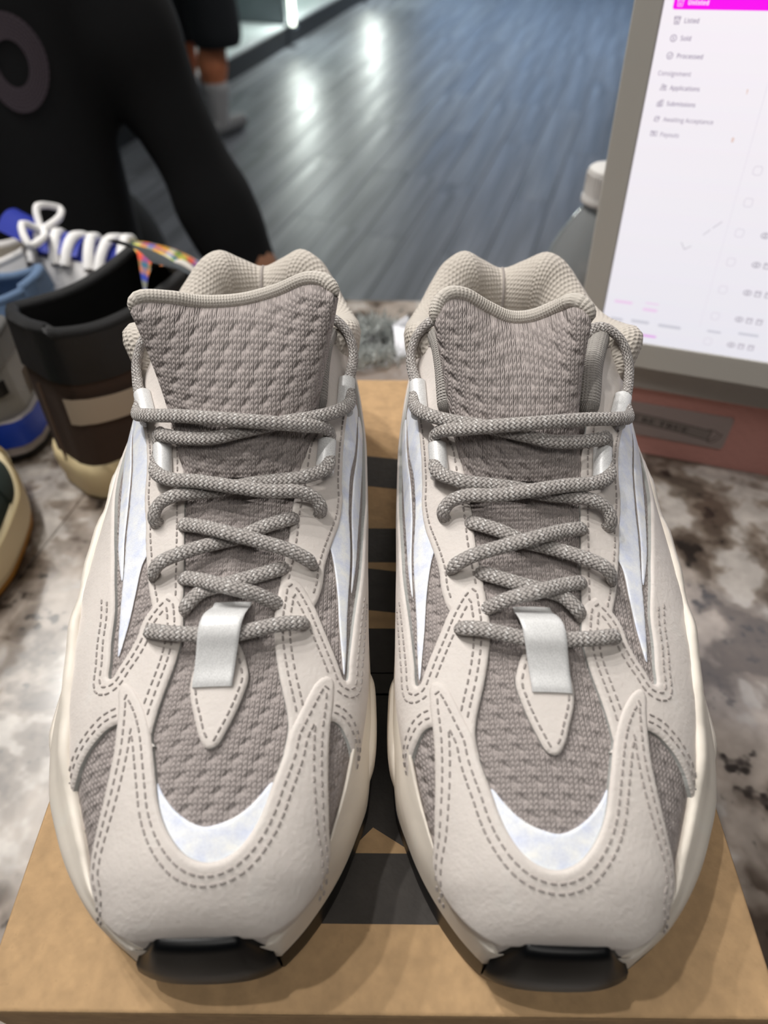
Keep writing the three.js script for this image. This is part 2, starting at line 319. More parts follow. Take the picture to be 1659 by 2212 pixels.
const knitBump = tex(1024, 1024, (u, v) => { const h = knitH(u, v), d = dips(u, v); return .02 + .36 * h * (.45 + .55 * d) + .62 * d; }, false, 1 / KREP);
const knitColor = tex(512, 512, (u, v) => { const m = melange(u, v), h = knitH(u, v); const k = .84 + .20 * (m - .5) + .14 * h; return [.86 * k, .835 * k, .83 * k]; }, true, 1 / KREP);
const grainBump = tex(512, 512, ((f, g) => (u, v) => .55 * f(u, v) + .45 * g(u, v))(fbm(51, 32, 3), fbm(53, 8, 3)), false, 1 / .03);
const suedeBump = tex(512, 512, (u, v) => melange(u, v), false, 1 / .008);
const leatherMap = tex(256, 256, (u, v) => { const s = soft(u, v); const k = .97 + .05 * s; return [k, k * .995, k * .99]; }, true, 1 / .06);
const M = {
  knit: mat('#e6e0dd', .95, { map: knitColor, bumpMap: knitBump, bumpScale: .0020 }),
  leather: mat('#dcd5d0', .62, { map: leatherMap, bumpMap: grainBump, bumpScale: .00022 }),
  suede: mat('#cdc4bd', .9, { map: leatherMap, bumpMap: suedeBump, bumpScale: .00025 }),
  reflect: mat('#ffffff', .30, { metalness: .05, map: tex(512, 512, (u, v) => { const s = soft(u, v), m = melange(u, v); return [.94 + .14 * (s - .5) + .07 * (m - .5), .955 + .11 * (s - .5) + .07 * (m - .5), .99 + .05 * (m - .5)]; }, true, 1 / .03), bumpMap: suedeBump, bumpScale: .0001 }),
  webbing: mat('#f2f2f2', .45, { metalness: .12, map: tex(256, 256, (u, v) => { const m = melange(u, v); return .74 + .4 * m; }, true, 1 / .008) }),
  thread: mat('#a09894', .8),
  lining: mat('#c9c1b7', .95, { bumpMap: tex(256, 256, (u, v) => { const x = u * 8, y = v * 8; const o = Math.floor(y) % 2 * .5, fx = (x + o) % 1 - .5, fy = y % 1 - .5; return Math.min(1, Math.hypot(fx, fy) * 1.9); }, false, 1 / .018), bumpScale: .0006 }),
  hem: mat('#cbc4bb', .95, { bumpMap: tex(128, 128, (u, v) => { const x = u * 6 % 1 - .5, y = v * 6 % 1; return Math.max(0, 1 - Math.abs(x) * 2) * (.4 + .6 * Math.sin(Math.PI * y)); }, false, 1 / .007), bumpScale: .0003 }),
  midsole: mat('#efe8df', .55, { map: tex(256, 256, (u, v) => { const s = soft(u, v); const k = .95 + .08 * s; return [k, k * .992, k * .978]; }, true, 3) }),
  rubber: mat('#08090b', .36, { physical: true, specularIntensity: .45 }),
  cutEdge: mat('#b9bab7', .95, { bumpMap: suedeBump, bumpScale: .0002 }),
  roll: mat('#aaa5a0', .95, { bumpMap: tex(128, 128, (u, v) => { const x = u * 6 % 1 - .5, y = (v * 6 + Math.abs(x)) % 1; return Math.max(0, 1 - Math.abs(x) * 2) * (.3 + .7 * Math.sin(Math.PI * y)); }, false, 1 / .008), bumpScale: .0006 }),
  shoeInside: mat('#a59d94', .95),
  lace: (() => {
    const R = 10;                                                   // braid: crossing diagonal strands with a pale fleck thread
    const braid = (u, v) => { const p = u * R, q = v * R, s = (p + q) % 1, t = ((p - q) % 1 + 1) % 1; const hs = Math.sin(Math.PI * s), ht = Math.sin(Math.PI * t), over = (Math.floor(p + q) + Math.floor(p - q)) % 2; return over ? [hs, 0] : [ht, 1]; };
    const b = tex(512, 512, (u, v) => .15 + .85 * braid(u, v)[0], false, 1, 1), m = fbm(61, 32, 2);
    const c = tex(512, 512, (u, v) => { const [h, o] = braid(u, v); const k = .68 + .14 * h + .16 * (m(u, v) - .5), pale = o && ((Math.floor(u * R + v * R) + 2 * Math.floor(u * R - v * R)) % 3 + 3) % 3 === 0 && h > .80 ? .36 : 0; return [k + pale, k * .98 + pale, k * .97 + pale * .97]; }, true, 1, 1);
    return mat('#dfdcd9', .8, { map: c, bumpMap: b, bumpScale: .00045 });
  })(),
};

// ---------- outlines, traced on one shoe ----------
const O = {};
O.toe = [[24.5, -35.6], [30.6, -36.9], [37, -36.1], [43.3, -34.4], [52.2, -32.1], [61.1, -31], [69.5, -31.7], [76.2, -32.6], [81.1, -33.6], [83.3, -32.8], [83.1, -30.8], [80.1, -27.4], [74.7, -23.6], [69, -20.8], [63.6, -18.8], [57.7, -17.1], [52, -15.7], [45.9, -14.2], [40.4, -11.8], [35.3, -8.1], [31.7, -3.8], [30.1, 1.4], [31.1, 6.1], [34, 10.1], [38.7, 13.4], [44.7, 16.1], [50.8, 18.1], [55.9, 19.9], [60.4, 21.2], [66.2, 22], [71.7, 24], [77.5, 26.3], [82, 28.4], [84.6, 31.2], [84.3, 34], [77.7, 34.8], [68.9, 34.4], [59.5, 34.9], [50.6, 35.6], [42.2, 36.8], [37, 39], [31, 41.5], [24, 48], [10, 60], [-12, 55], [-16, 0], [-12, -55], [8, -60], [18, -46]];
O.crescent = [[52.5, -16.4], [48.2, -13.4], [44.3, -10], [41.5, -6.4], [39.5, -2.3], [39.1, .2], [39.9, 3.9], [41.7, 8.1], [44.4, 11.7], [47.6, 14.7], [51.6, 18.4], [44, 19.5], [36, 14], [29, 7], [27.5, 1], [29, -6], [36, -13], [44, -17.5]];
O.foreOut = [[112.2, -20.6], [112.4, -22.1], [111.2, -24.3], [108.2, -27], [104, -29.6], [98.2, -31], [93.7, -33], [89.1, -35.8], [86.4, -37.4], [86.3, -39], [88.8, -39.6], [91.7, -39.8], [99.5, -41], [110.6, -42], [124.4, -46], [138, -50], [155, -56], [180, -68], [210, -80], [240, -86], [275, -84], [305, -66], [330, -40], [345, -130], [200, -150], [70, -90], [52, -72], [55.5, -56], [58.8, -48.7], [62.1, -45.7], [65.5, -42.3], [68.3, -38.7], [70.2, -35.6], [70.8, -31], [66, -25], [62, -17.5], [64.3, -19.4], [68.2, -19.5], [72.8, -19], [77.4, -18.2], [82.2, -17.2], [87.7, -16.1], [93.5, -15.4], [99.4, -15.2], [104.9, -16], [109, -17.2]];
O.foreIn = [[113.9, 15.3], [115.7, 16.7], [116.6, 19.1], [114.9, 22.2], [108.2, 26.8], [101.1, 30.2], [94.2, 33.5], [87.9, 36.6], [85.4, 38], [85.4, 39.5], [88.5, 40], [91.4, 40], [99.5, 41], [109.7, 42.6], [121.5, 45], [138, 49], [155, 54], [180, 64], [210, 76], [240, 82], [275, 80], [305, 62], [330, 40], [345, 130], [200, 150], [70, 90], [50, 70], [58, 54], [63, 48], [66.1, 44.2], [68.8, 40.9], [70.9, 38.2], [71.5, 35], [67, 29], [59, 21], [61.7, 21.2], [66.2, 21.6], [71.4, 20.7], [76.6, 19.1], [82.8, 17.1], [91.3, 15.1], [100.2, 14.1], [107.9, 14.6]];
O.stayOut = [[224, -38.5], [218, -34], [209, -31], [198, -28.8], [186, -27], [176.6, -25.4], [171, -23.4], [157, -21.8], [144, -20.6], [131, -19.4], [119, -17.8], [109, -16.8], [103, -19], [103, -26], [108.2, -27.2], [114.4, -29.4], [124.5, -32.4], [135, -34.9], [142, -35.9], [152.5, -38.3], [167.7, -39.8], [179.7, -42.3], [189, -46.2], [205, -54.8], [222, -62], [237, -66], [241, -58], [234, -48]];
O.stayIn = [[224, 36.5], [218, 32], [209, 29.5], [198, 27.8], [186, 27.2], [178.5, 25.3], [170, 21.6], [161, 20.2], [153, 19.2], [143, 17.8], [133, 17], [123.6, 16.1], [113, 15.3], [107, 17], [107, 26], [115, 29.3], [123.6, 30], [130, 31.4], [135.3, 33.1], [142.6, 35.6], [153, 37.5], [160.6, 37.4], [171.7, 38.3], [179.5, 39.5], [189.5, 41.8], [204.9, 46.5], [222, 56], [237, 62], [241, 56], [234, 46]];
O.refOut = [[93, -37.4], [96, -36.8], [105, -35.6], [114.3, -35.2], [126, -35], [131.4, -33], [142, -33], [152, -35], [172, -38], [190, -44], [206, -53], [206, -60], [192, -56], [174, -50.4], [154, -46.8], [139, -44.9], [124.7, -42.5], [107.2, -39.7], [97, -38.3]];
O.refOut2 = [[122, -42.6], [139, -46], [154, -48.2], [174, -52], [192, -58], [206, -62], [206, -70], [192, -66], [170, -58], [150, -52], [134, -47.6]];
O.refIn = [[87, 38.6], [101.5, 36.6], [115.9, 35.4], [127.9, 33.2], [133.8, 31.6], [142, 33], [153, 35], [172, 36], [190, 40], [206, 46], [207, 56], [192, 52], [181, 48.5], [169, 43.6], [153.3, 41.4], [139.8, 41.4], [125.2, 40.6], [108, 39.6]];
O.refIn2 = [[118, 41.6], [139.8, 43], [153.3, 43.6], [169, 46.4], [181, 51], [192, 55], [207, 60], [207, 68], [190, 62], [170, 54], [150, 48.4], [132, 44.6]];
O.tab = [[96, -3], [93, -6.8], [89.9, -8.6], [85.6, -9.4], [80.1, -9.9], [74.5, -8.8], [69, -6.7], [63.6, -4.4], [60.3, -1.5], [61.2, 1.3], [65.4, 3.3], [70.6, 5.2], [76, 6.8], [81.6, 7.8], [85.8, 6.8], [90.1, 5.1], [94.5, 2]];
O.open = [[170, 0], [171, -12], [177, -20], [186, -25.5], [198, -27.6], [209.3, -30], [219.8, -35], [230.8, -44.6], [246, -55.7], [265.8, -63.8], [286, -64], [306, -58], [321.5, -44], [345, -30], [345, 30], [321.5, 44], [306, 58], [286, 64], [265.8, 62], [246, 54], [230.8, 42.6], [219.8, 33], [209.3, 28.5], [198, 26.6], [186, 25], [177, 19], [171, 12]];
for (const k of Object.keys(O)) O[k] = smoothOutline(O[k]);
const F = {}; for (const k of Object.keys(O)) F[k] = signedField(O[k]);
for (let k = 0; k < NV; k++) F.open[k] = -F.open[k];     // keep what lies outside the opening
// ---------- one shoe's geometry (outer side at -x); the other shoe is its mirror image ----------
const THK = .0021;
const SHOE = {};
SHOE.knit = panel(F.open, () => 0, -.0015);
// the cap thins where it tucks into the sole
const biteW = (a, w) => { const i = Math.min(NL, Math.round(rowOfA(a))); return Math.abs(LAST.aw[(i * N1 + (w < 0 ? 0 : NT)) * 2 + 1]); };
const tuck = (a, w) => { const d = Math.max(0, Math.min(biteW(a, w) - Math.abs(w), (a - 3.2) * 1.2)); return Math.min(1, .12 + d / 7); };
SHOE.toe = panel(F.toe, (phi, a, w) => edgeRound(THK * 1.25, 1.4)(phi) * tuck(a, w), -.0004);
{ const lo = [], hi = [], h = THK * 1.25 * .12; for (let j = 0; j <= NT; j += 4) { const p = V(0, 0, 0).fromArray(LAST.pos, j * 3), n = V(0, 0, 0).fromArray(LAST.nor, j * 3); hi.push(p.clone().addScaledVector(n, h)); lo.push(p.clone().addScaledVector(n, h).add(V(0, -.0015 - .0055 * (1 - Math.pow(Math.abs(j / NT * 2 - 1), 3)), .0002))); } const e = SHOE.toe.userData.edge; SHOE.toe = mergeGeometries([SHOE.toe, clean(skin([hi, lo]))]); SHOE.toe.userData.edge = e; }
SHOE.crescent = panel(F.crescent, edgeRound(.0009, .6), -.0003);
SHOE.foreOut = panel(F.foreOut, edgeRound(THK, 1.3), -.0004);
SHOE.foreIn = panel(F.foreIn, edgeRound(THK, 1.3), -.0004);
{ const keep = (f) => { const g = new Float32Array(NV); for (let k = 0; k < NV; k++) g[k] = Math.min(f[k], F.open[k] + .6); return g; };
  SHOE.stayOut = panel(keep(F.stayOut), edgeRound(.0017, 1.2), -.0016); SHOE.stayIn = panel(keep(F.stayIn), edgeRound(.0017, 1.2), -.0016);
  SHOE.refOut = panel(F.refOut, edgeRound(.0010, .6), -.0003); SHOE.refOut2 = panel(F.refOut2, edgeRound(.0008, .6), -.0003);
  SHOE.refIn = panel(F.refIn, edgeRound(.0010, .6), -.0003); SHOE.refIn2 = panel(F.refIn2, edgeRound(.0008, .6), -.0003); }
SHOE.tab = panel(F.tab, edgeRound(.0022, 1.3), -.0003);
const notUnder = (...keys) => (a, w) => w > -66 && w < 66 && !keys.some((k) => inside(O[k], a, w));
SHOE.toeStitch = stitches(F.toe, [2.9, 5.3], THK * 1.25 + .0001, (a, w) => Math.abs(w) < 60 && a > 12);
SHOE.foreOutStitch = stitches(F.foreOut, [2.6, 4.9], THK + .0001, (a, w) => notUnder('toe')(a, w) && a < 116);
SHOE.foreInStitch = stitches(F.foreIn, [2.6, 4.9], THK + .0001, (a, w) => notUnder('toe')(a, w) && a < 120);
SHOE.stayOutStitch = stitches(F.stayOut, [2.4], .0018, (a, w) => notUnder('foreOut')(a, w) && a < 232 && a > 108);
SHOE.stayInStitch = stitches(F.stayIn, [2.4], .0018, (a, w) => notUnder('foreIn')(a, w) && a < 232 && a > 112);
SHOE.tabStitch = stitches(F.tab, [1.9], .0023, (a) => a < 90);
// strap folded over the lowest lace
{
  const mid = [[107, -.6, 1.0], [105.5, -.7, 1.6], [103, -.9, 5.2], [100, -1.2, 8.4], [97, -1.5, 9.3], [93.5, -1.7, 8.6], [89, -1.9, 6.2], [84, -2, 4.2], [80, -2, 3.3], [78.6, -2, 2.7]];
  const c = new THREE.CatmullRomCurve3(mid.map((p) => V(...p)), false, 'centripetal').getSpacedPoints(40), rows = [], rows2 = [];
  for (const q of c) { const r = [], s = []; for (let k = -6; k <= 6; k++) { const w = q.y + k + .06 * (q.x - 90), e = Math.abs(k) === 6 ? .1 : 0; r.push(onLast(q.x, w, (q.z + .45 - e) / 1000)); s.push(onLast(q.x, w, (q.z - .45 + e) / 1000)); } rows.push([...r, ...s.reverse()]); }
  SHOE.strap = merge([skin(rows, true), fanCap(rows[0]), fanCap(rows[40])]);
}
// laces, in pattern millimetres with a height
{
  const runs = [
    [[100, -26, .5], [100.4, -24.6, 4.6], [98.8, -18, 6.2], [97.5, -10, 6], [96.8, -4, 5.6], [97, 3, 5.8], [98.8, 9.7, 6.2], [101, 17, 6.4], [101.8, 22, 5], [102.2, 23.8, .5]],
    [[118.4, -18.6, -.5], [117.5, -15.5, 3.4], [116, -9.3, 5.2], [113, .2, 8.2], [110.7, 7.6, 6], [108, 13.6, 2.5], [107, 16.6, -.5]],
    [[105, -16.5, -.5], [107.2, -14.5, 2.8], [112, -9.5, 3.6], [113.8, -3.2, 3], [116, 4.4, 3.2], [119.8, 14, 2.6], [121, 17.4, -.5]],
    [[139, -21.5, -.5], [138, -18.5, 3.4], [136, -11.6, 5], [132.6, -1.8, 8.2], [129.6, 7.6, 7.6], [127, 17.6, 7], [124.4, 23.9, 4.8], [123.4, 25.8, .2]],
    [[120.2, -28.6, .2], [121.6, -26.8, 4.8], [124.5, -23.8, 6.6], [127.3, -15.5, 5.6], [129.4, -6.2, 3.4], [131, .6, 3], [135.3, 8.4, 3.6], [139.1, 16.4, 3], [140.4, 19.4, -.5]],
    [[173, -31.6, 4], [168, -31.4, 4.6], [162.4, -30.4, 6.2], [157, -23.7, 7.8], [153.5, -12.9, 7.8], [150.3, -1.7, 8.4], [148.8, 9.6, 8.2], [150.2, 18, 7.8], [149, 24.2, 6.2], [145.5, 27, 4.4], [143.2, 27.4, .2]],
    [[175, 29.3, 4], [170, 29, 4.4], [163.6, 28.2, 6.2], [156.5, 20.2, 7], [152.9, 10.7, 4], [150.9, 1.9, 3], [149.2, -6, 3.2], [149.4, -14, 4.4], [149.9, -22, 6.2], [147.7, -28.2, 5.6], [143, -30.2, 4.2], [140.2, -30.2, .2]],
    [[205, -46, 4.3], [198, -43.6, 4.8], [192.4, -41.8, 6.8], [186, -32, 10], [180.3, -18.3, 12], [176.2, -5.3, 14.2], [174.8, 7, 14.6], [175.8, 18, 12], [178, 25.5, 8.4], [177.6, 29.3, 5.4], [173, 29.4, 4]],
    [[209, 41, 4.3], [203, 40, 4.8], [195.6, 37.6, 6.8], [187.2, 30.2, 9.4], [181, 22.6, 9.6], [175.5, 12, 9.8], [171, 0, 10.2], [169.4, -8, 9.6], [171.2, -18, 8.2], [175.8, -27.6, 7.4], [177.8, -31, 5.6], [173, -31.7, 4]],
    [[199, -44, 4.3], [205, -46.4, 4.3], [213, -48.5, 5], [221, -47.5, 6.4], [227.5, -42, 6.6], [228, -35, 4], [222, -29, 0], [214, -24, -4]],
    [[203, 40, 4.3], [209.5, 41.2, 4.3], [216, 43, 5], [223, 42.6, 6.4], [229, 38, 6.6], [229.5, 31, 4], [223, 26, 0], [214, 22, -4]],
  ];
  const R = .00245, geos = [];
  for (const run of runs) {
    const c = new THREE.CatmullRomCurve3(run.map((p) => onLast(p[0] - Math.max(0, p[2]) * .42, p[1], p[2] / 1000)), false, 'centripetal'), n = Math.ceil(c.getLength() / .0011), rows = [];
    const ptn = new THREE.CatmullRomCurve3(run.map((p) => V(...p)), false, 'centripetal');
    let along = 0, prev = null;
    const pos = [], uv = [], idx = [], RAD = 14, nn = V(0, 0, 0);
    for (let i = 0; i <= n; i++) {
      const u = i / n, p = c.getPointAt(u), t = c.getTangentAt(u), q = ptn.getPointAt(u); onLast(q.x, q.y, 0, V(0, 0, 0), nn);
      const side = V(0, 0, 0).crossVectors(t, nn).normalize(), up = V(0, 0, 0).crossVectors(side, t).normalize();
      if (prev) along += p.distanceTo(prev); prev = p;
      for (let k = 0; k <= RAD; k++) { const th = k / RAD * Math.PI * 2; const w = p.clone().addScaledVector(side, Math.cos(th) * R * 1.06).addScaledVector(up, Math.sin(th) * R * .74); pos.push(w.x, w.y, w.z); uv.push(k / RAD, along / .0179 ); }
      if (i < n) for (let k = 0; k < RAD; k++) { const a = i * (RAD + 1) + k, b = a + 1, d = a + RAD + 1, e = d + 1; idx.push(a, b, d, b, e, d); }
    }
    const g = new THREE.BufferGeometry(); g.setAttribute('position', new THREE.Float32BufferAttribute(pos, 3)); g.setAttribute('uv', new THREE.Float32BufferAttribute(uv, 2)); g.setIndex(idx); g.computeVertexNormals();
    geos.push(g);
  }
  SHOE.lace = merge(geos);
}
// folded reflective loops that carry the upper laces
SHOE.loops = [[[200, -44], [185, -38.2]], [[171, -30.4], [157, -28.8]], [[205, 40], [189.5, 37.6]], [[172.5, 29.2], [159, 28.2]]].map(([p, q]) => {
  const A = onLast(p[0], p[1], .0036), n = V(0, 0, 0); const B = onLast(q[0], q[1], .0036, V(0, 0, 0), n), z = B.clone().sub(A), len = z.length(); z.normalize();
  const x = V(0, 0, 0).crossVectors(n, z).normalize(), y = V(0, 0, 0).crossVectors(z, x), rows = [], m = 26, outer = p[1] < 0 ? -1 : 1;
  for (let i = 0; i <= 6; i++) { const r = []; for (const [rad, dir] of [[.0034, 1], [.0028, -1]]) for (let k = 0; k <= m; k++) { const th = lerp(-.35, Math.PI * 1.12, (dir > 0 ? k : m - k) / m); r.push(A.clone().addScaledVector(z, len * i / 6).addScaledVector(x, Math.cos(th) * rad * 1.0).addScaledVector(y, Math.sin(th) * rad)); } rows.push(r); }
  return merge([skin(rows, true), fanCap(rows[0]), fanCap(rows[6])]);
});
// padded rolls inside the top of the lace stays
SHOE.rolls = [[[224, -36, .5], [215, -32, 1.4], [204, -28.6, 2], [193, -27, 2.2], [188, -26.6, 1.6]], [[224, 34, .5], [215, 30, 1.4], [204, 27.4, 2], [193, 26.2, 2.2], [188, 26, 1.6]]].map((run) => {
  const g = tube(run.map((p) => onLast(p[0], p[1], p[2] / 1000)), .0042, 26, 12), e = onLast(...run[4].slice(0, 2), run[4][2] / 1000), s = new THREE.SphereGeometry(.0042, 12, 8); s.translate(e.x, e.y, e.z); for (const q of [g, s]) { const uv = q.attributes.uv; for (let i = 0; i < uv.count; i++) uv.setXY(i, uv.getX(i) * .045, uv.getY(i) * .026); } return merge([g, s]);
});
// padded collar round the opening with two lobes at the heel
{
  const half = [[-.0385, .188, .106], [-.0425, .199, .1125], [-.0462, .211, .110], [-.047, .230, .101], [-.0445, .250, .0935], [-.040, .266, .0925], [-.0345, .279, .0970], [-.0285, .2875, .1025], [-.0205, .2930, .1040], [-.0105, .2962, .0980], [0, .2975, .0930]];
  const line = [...half, ...half.slice(0, -1).reverse().map(([x, l, z]) => [-x * 1.0, l, z])];
  const c = new THREE.CatmullRomCurve3(line.map(([x, l, z]) => V(x, z, -l)), false, 'centripetal'), rows = [], n = 110;
  const prof = [[.0005, -.020], [.0022, -.012], [.0030, -.005], [.0022, -.0008], [-.0004, .0016], [-.0044, .0022], [-.0088, .0013], [-.0130, -.0014], [-.0162, -.0062], [-.0180, -.013], [-.0186, -.022], [-.0175, -.034], [-.0150, -.048]];
  for (let i = 0; i <= n; i++) { const p = c.getPointAt(i / n), t = c.getTangentAt(i / n), out = V(t.z, 0, -t.x).normalize(); if (out.dot(V(p.x, 0, p.z + .245)) < 0) out.negate();
    const q = Math.min(1, Math.min(i, n - i) / 9), fade = Math.sqrt(1 - (1 - q) ** 2); rows.push(prof.map(([o, h]) => p.clone().addScaledVector(out, (o + .006) * fade - .006).add(V(0, (h + .010) * fade - .010, 0)))); }
  SHOE.collar = skin(rows);
  SHOE.heelSeam = tube(prof.slice(3).map(([o, h]) => V(0, .0930 + h + .0003, -.2975 - o + .0003)), .0006, 24, 6);
}
// midsole: rings from the lip under the upper out to the bulge and down to the outsole
const lipZ = table([0, .006, .0095, .02, .045, .055, .07, .09, .12, .16, .2, .25, .297], [.0225, .0285, .0330, .0358, .043, .047, .0535, .0575, .060, .062, .064, .067, .069]);
const outX = table([.001, .0045, .013, .0285, .04, .052, .077, .105, .144, .18, .22, .26, .285, .300], [.0172, .0215, .0335, .0465, .053, .0585, .0635, .0640, .0645, .0625, .058, .051, .041, .018]);
const inX = table([.001, .0045, .013, .0285, .04, .052, .077, .105, .144, .18, .22, .26, .285, .300], [.0182, .0225, .0305, .0405, .0455, .0495, .0515, .0510, .0500, .0500, .0500, .047, .040, .018]);
function lipPoint(L, side) {
  let i = 0; while (i < NL && LROW[i] < L) i++;
  const z = lipZ(L); let k = i * N1 + (side < 0 ? 0 : NT), p = V(0, 0, 0);
  for (let j = 0; j < NT / 2; j++) { k = i * N1 + (side < 0 ? j : NT - j); if (LAST.pos[k * 3 + 1] >= z) break; }
  return p.fromArray(LAST.pos, k * 3);
}
{
  const st = [], n = 120;
  for (let k = 0; k <= n; k++) { const f = 1 - k / n, g = f * f * .35 + f * .65; st.push({ lip: lipPoint(LMIN + g * .290, -1), out: [-outX(.0045 + g * .2955), .0045 + g * .2955], g }); }
  for (let k = 1; k < 14; k++) { const u = k / 14; st.push({ lip: V(lerp(-.0195, .0208, u), .0215, -LMIN + .0005), out: [lerp(-.0215, .0225, u), .0045 - .0006 * Math.sin(Math.PI * u)], g: 0 }); }
  for (let k = 0; k <= n; k++) { const f = k / n, g = f * f * .35 + f * .65; st.push({ lip: lipPoint(LMIN + g * .290, 1), out: [inX(.0045 + g * .2955), .0045 + g * .2955], g, inner: 1 }); }
  for (let k = 1; k < 14; k++) { const u = k / 14; st.push({ lip: V(lerp(.012, -.012, u), .069, -.2965), out: [lerp(.018, -.018, u), .300 + .0035 * Math.sin(Math.PI * u)], g: 1 }); }
  const ring = (fn) => st.map(fn);
  const wave = (s, k) => .0009 * Math.sin(s.g * 46 + k) + .0006 * Math.sin(s.g * 83);
  const P = (s, f, z, push = 0) => { const ox = s.out[0], oz = -s.out[1]; const x = lerp(s.lip.x, ox, f), zz = lerp(s.lip.z, oz, f), l = Math.hypot(ox, .0001) || 1; return V(x + Math.sign(ox) * push, z, zz); };
  const floor = (s) => .0035 + .004 * Math.pow(Math.max(0, 1 - s.g / .16), 2);
  const rows = [
    ring((s) => P(s, -.12, s.lip.y - .002)), ring((s) => P(s, .02, s.lip.y + .0016 + wave(s, 0))), ring((s) => P(s, .14, s.lip.y + .0026 + wave(s, 0))), ring((s) => P(s, .28, s.lip.y + .0018 + wave(s, .3))),
    ring((s) => P(s, .46, lerp(s.lip.y, .030, .28))), ring((s) => P(s, .62, lerp(s.lip.y, .030, .5))), ring((s) => P(s, .8, lerp(s.lip.y, .029, .74))), ring((s) => P(s, .93, lerp(s.lip.y, .0275, .9))),
    ring((s) => P(s, 1, .0255 - .003 * (1 - Math.min(1, s.g * 8)))), ring((s) => P(s, 1, .020)), ring((s) => P(s, .985, .015)), ring((s) => P(s, .95, .0105 + (floor(s) - .0035))),
  ];
  SHOE.midsole = skin(rows, true, 4);
  SHOE.midsole.scale(1, 1, 1);
  // outsole: thin black rubber layer under it, curling up at the toe
  const o = [ring((s) => P(s, .93, .0118 + (floor(s) - .0035))), ring((s) => P(s, .985, .0125 + (floor(s) - .0035))), ring((s) => P(s, 1.0, .0085 + (floor(s) - .0035) * .9)), ring((s) => P(s, .97, .0035 + (floor(s) - .0035) * .7)), ring((s) => P(s, .86, .0004 + (floor(s) - .0035) * .5)), ring((s) => P(s, .5, .0003))];
  SHOE.outsole = merge([skin(o, true), fanCap(o[5], true)]);
  // side slab of the midsole at the ball of the foot, both sides
  const slab = (from, to, inner) => { const q = st.filter((s) => !!s.inner === inner && s.g > from && s.g < to).sort((a, b) => a.g - b.g); const m = q.length - 1; const rr = [];
    for (const [f, z0, lift] of [[.80, .0315, 0], [.86, .031, .0016], [.95, .0285, .0021], [1, .024, .0021], [1, .0175, .0017], [.985, .0145, 0]]) rr.push(q.map((s, i) => { const e = Math.sin(Math.PI * Math.min(1, Math.min(i, m - i) / (m * .28)) / 2); return P(s, lerp(.96, f, e), lerp(.0215, z0, e), lift * e - .0004); })); return skin(rr); };
  SHOE.slabIn = slab(.16, .33, true); SHOE.slabOut = slab(.18, .40, false);
  // insole and inner floor
  const fl = st.filter((s) => s.g > .5).map((s) => V(s.lip.x * .93, .052, s.lip.z * .97 - .005)); SHOE.insole = fanCap(fl, true);
}
// black rubber toe bumper: a lip moulded over the front of the sole
{
  const rows = [], m = 44;
  for (let i = 0; i <= m; i++) { const u = i / m * 2 - 1, au = Math.abs(u), k = Math.max(0, (au - .60) / .40), c = k * k * (3 - 2 * k), e = au * au;
    const zt = .0378 - .0010 * e - .0110 * c, X = [.0170, .0182, .0196, .0210, .0216, .0214, .0200], Z = [zt - .0022, zt, zt - .0030, lerp(.0225, .0195, c), .0140, .0078, .0038];
    const back = .0014 * e + .0026 * e * e, D = [.0076, .0036, .0010, -.0012, -.0018, -.0006, .004];       // distance behind the tip
    rows.push(X.map((x, q) => V(u * x + .0008, Z[q], -(D[q] + back)))); }
  const g = skin(rows), r0 = rows[0], r1 = rows[m]; SHOE.bumper = g;
}
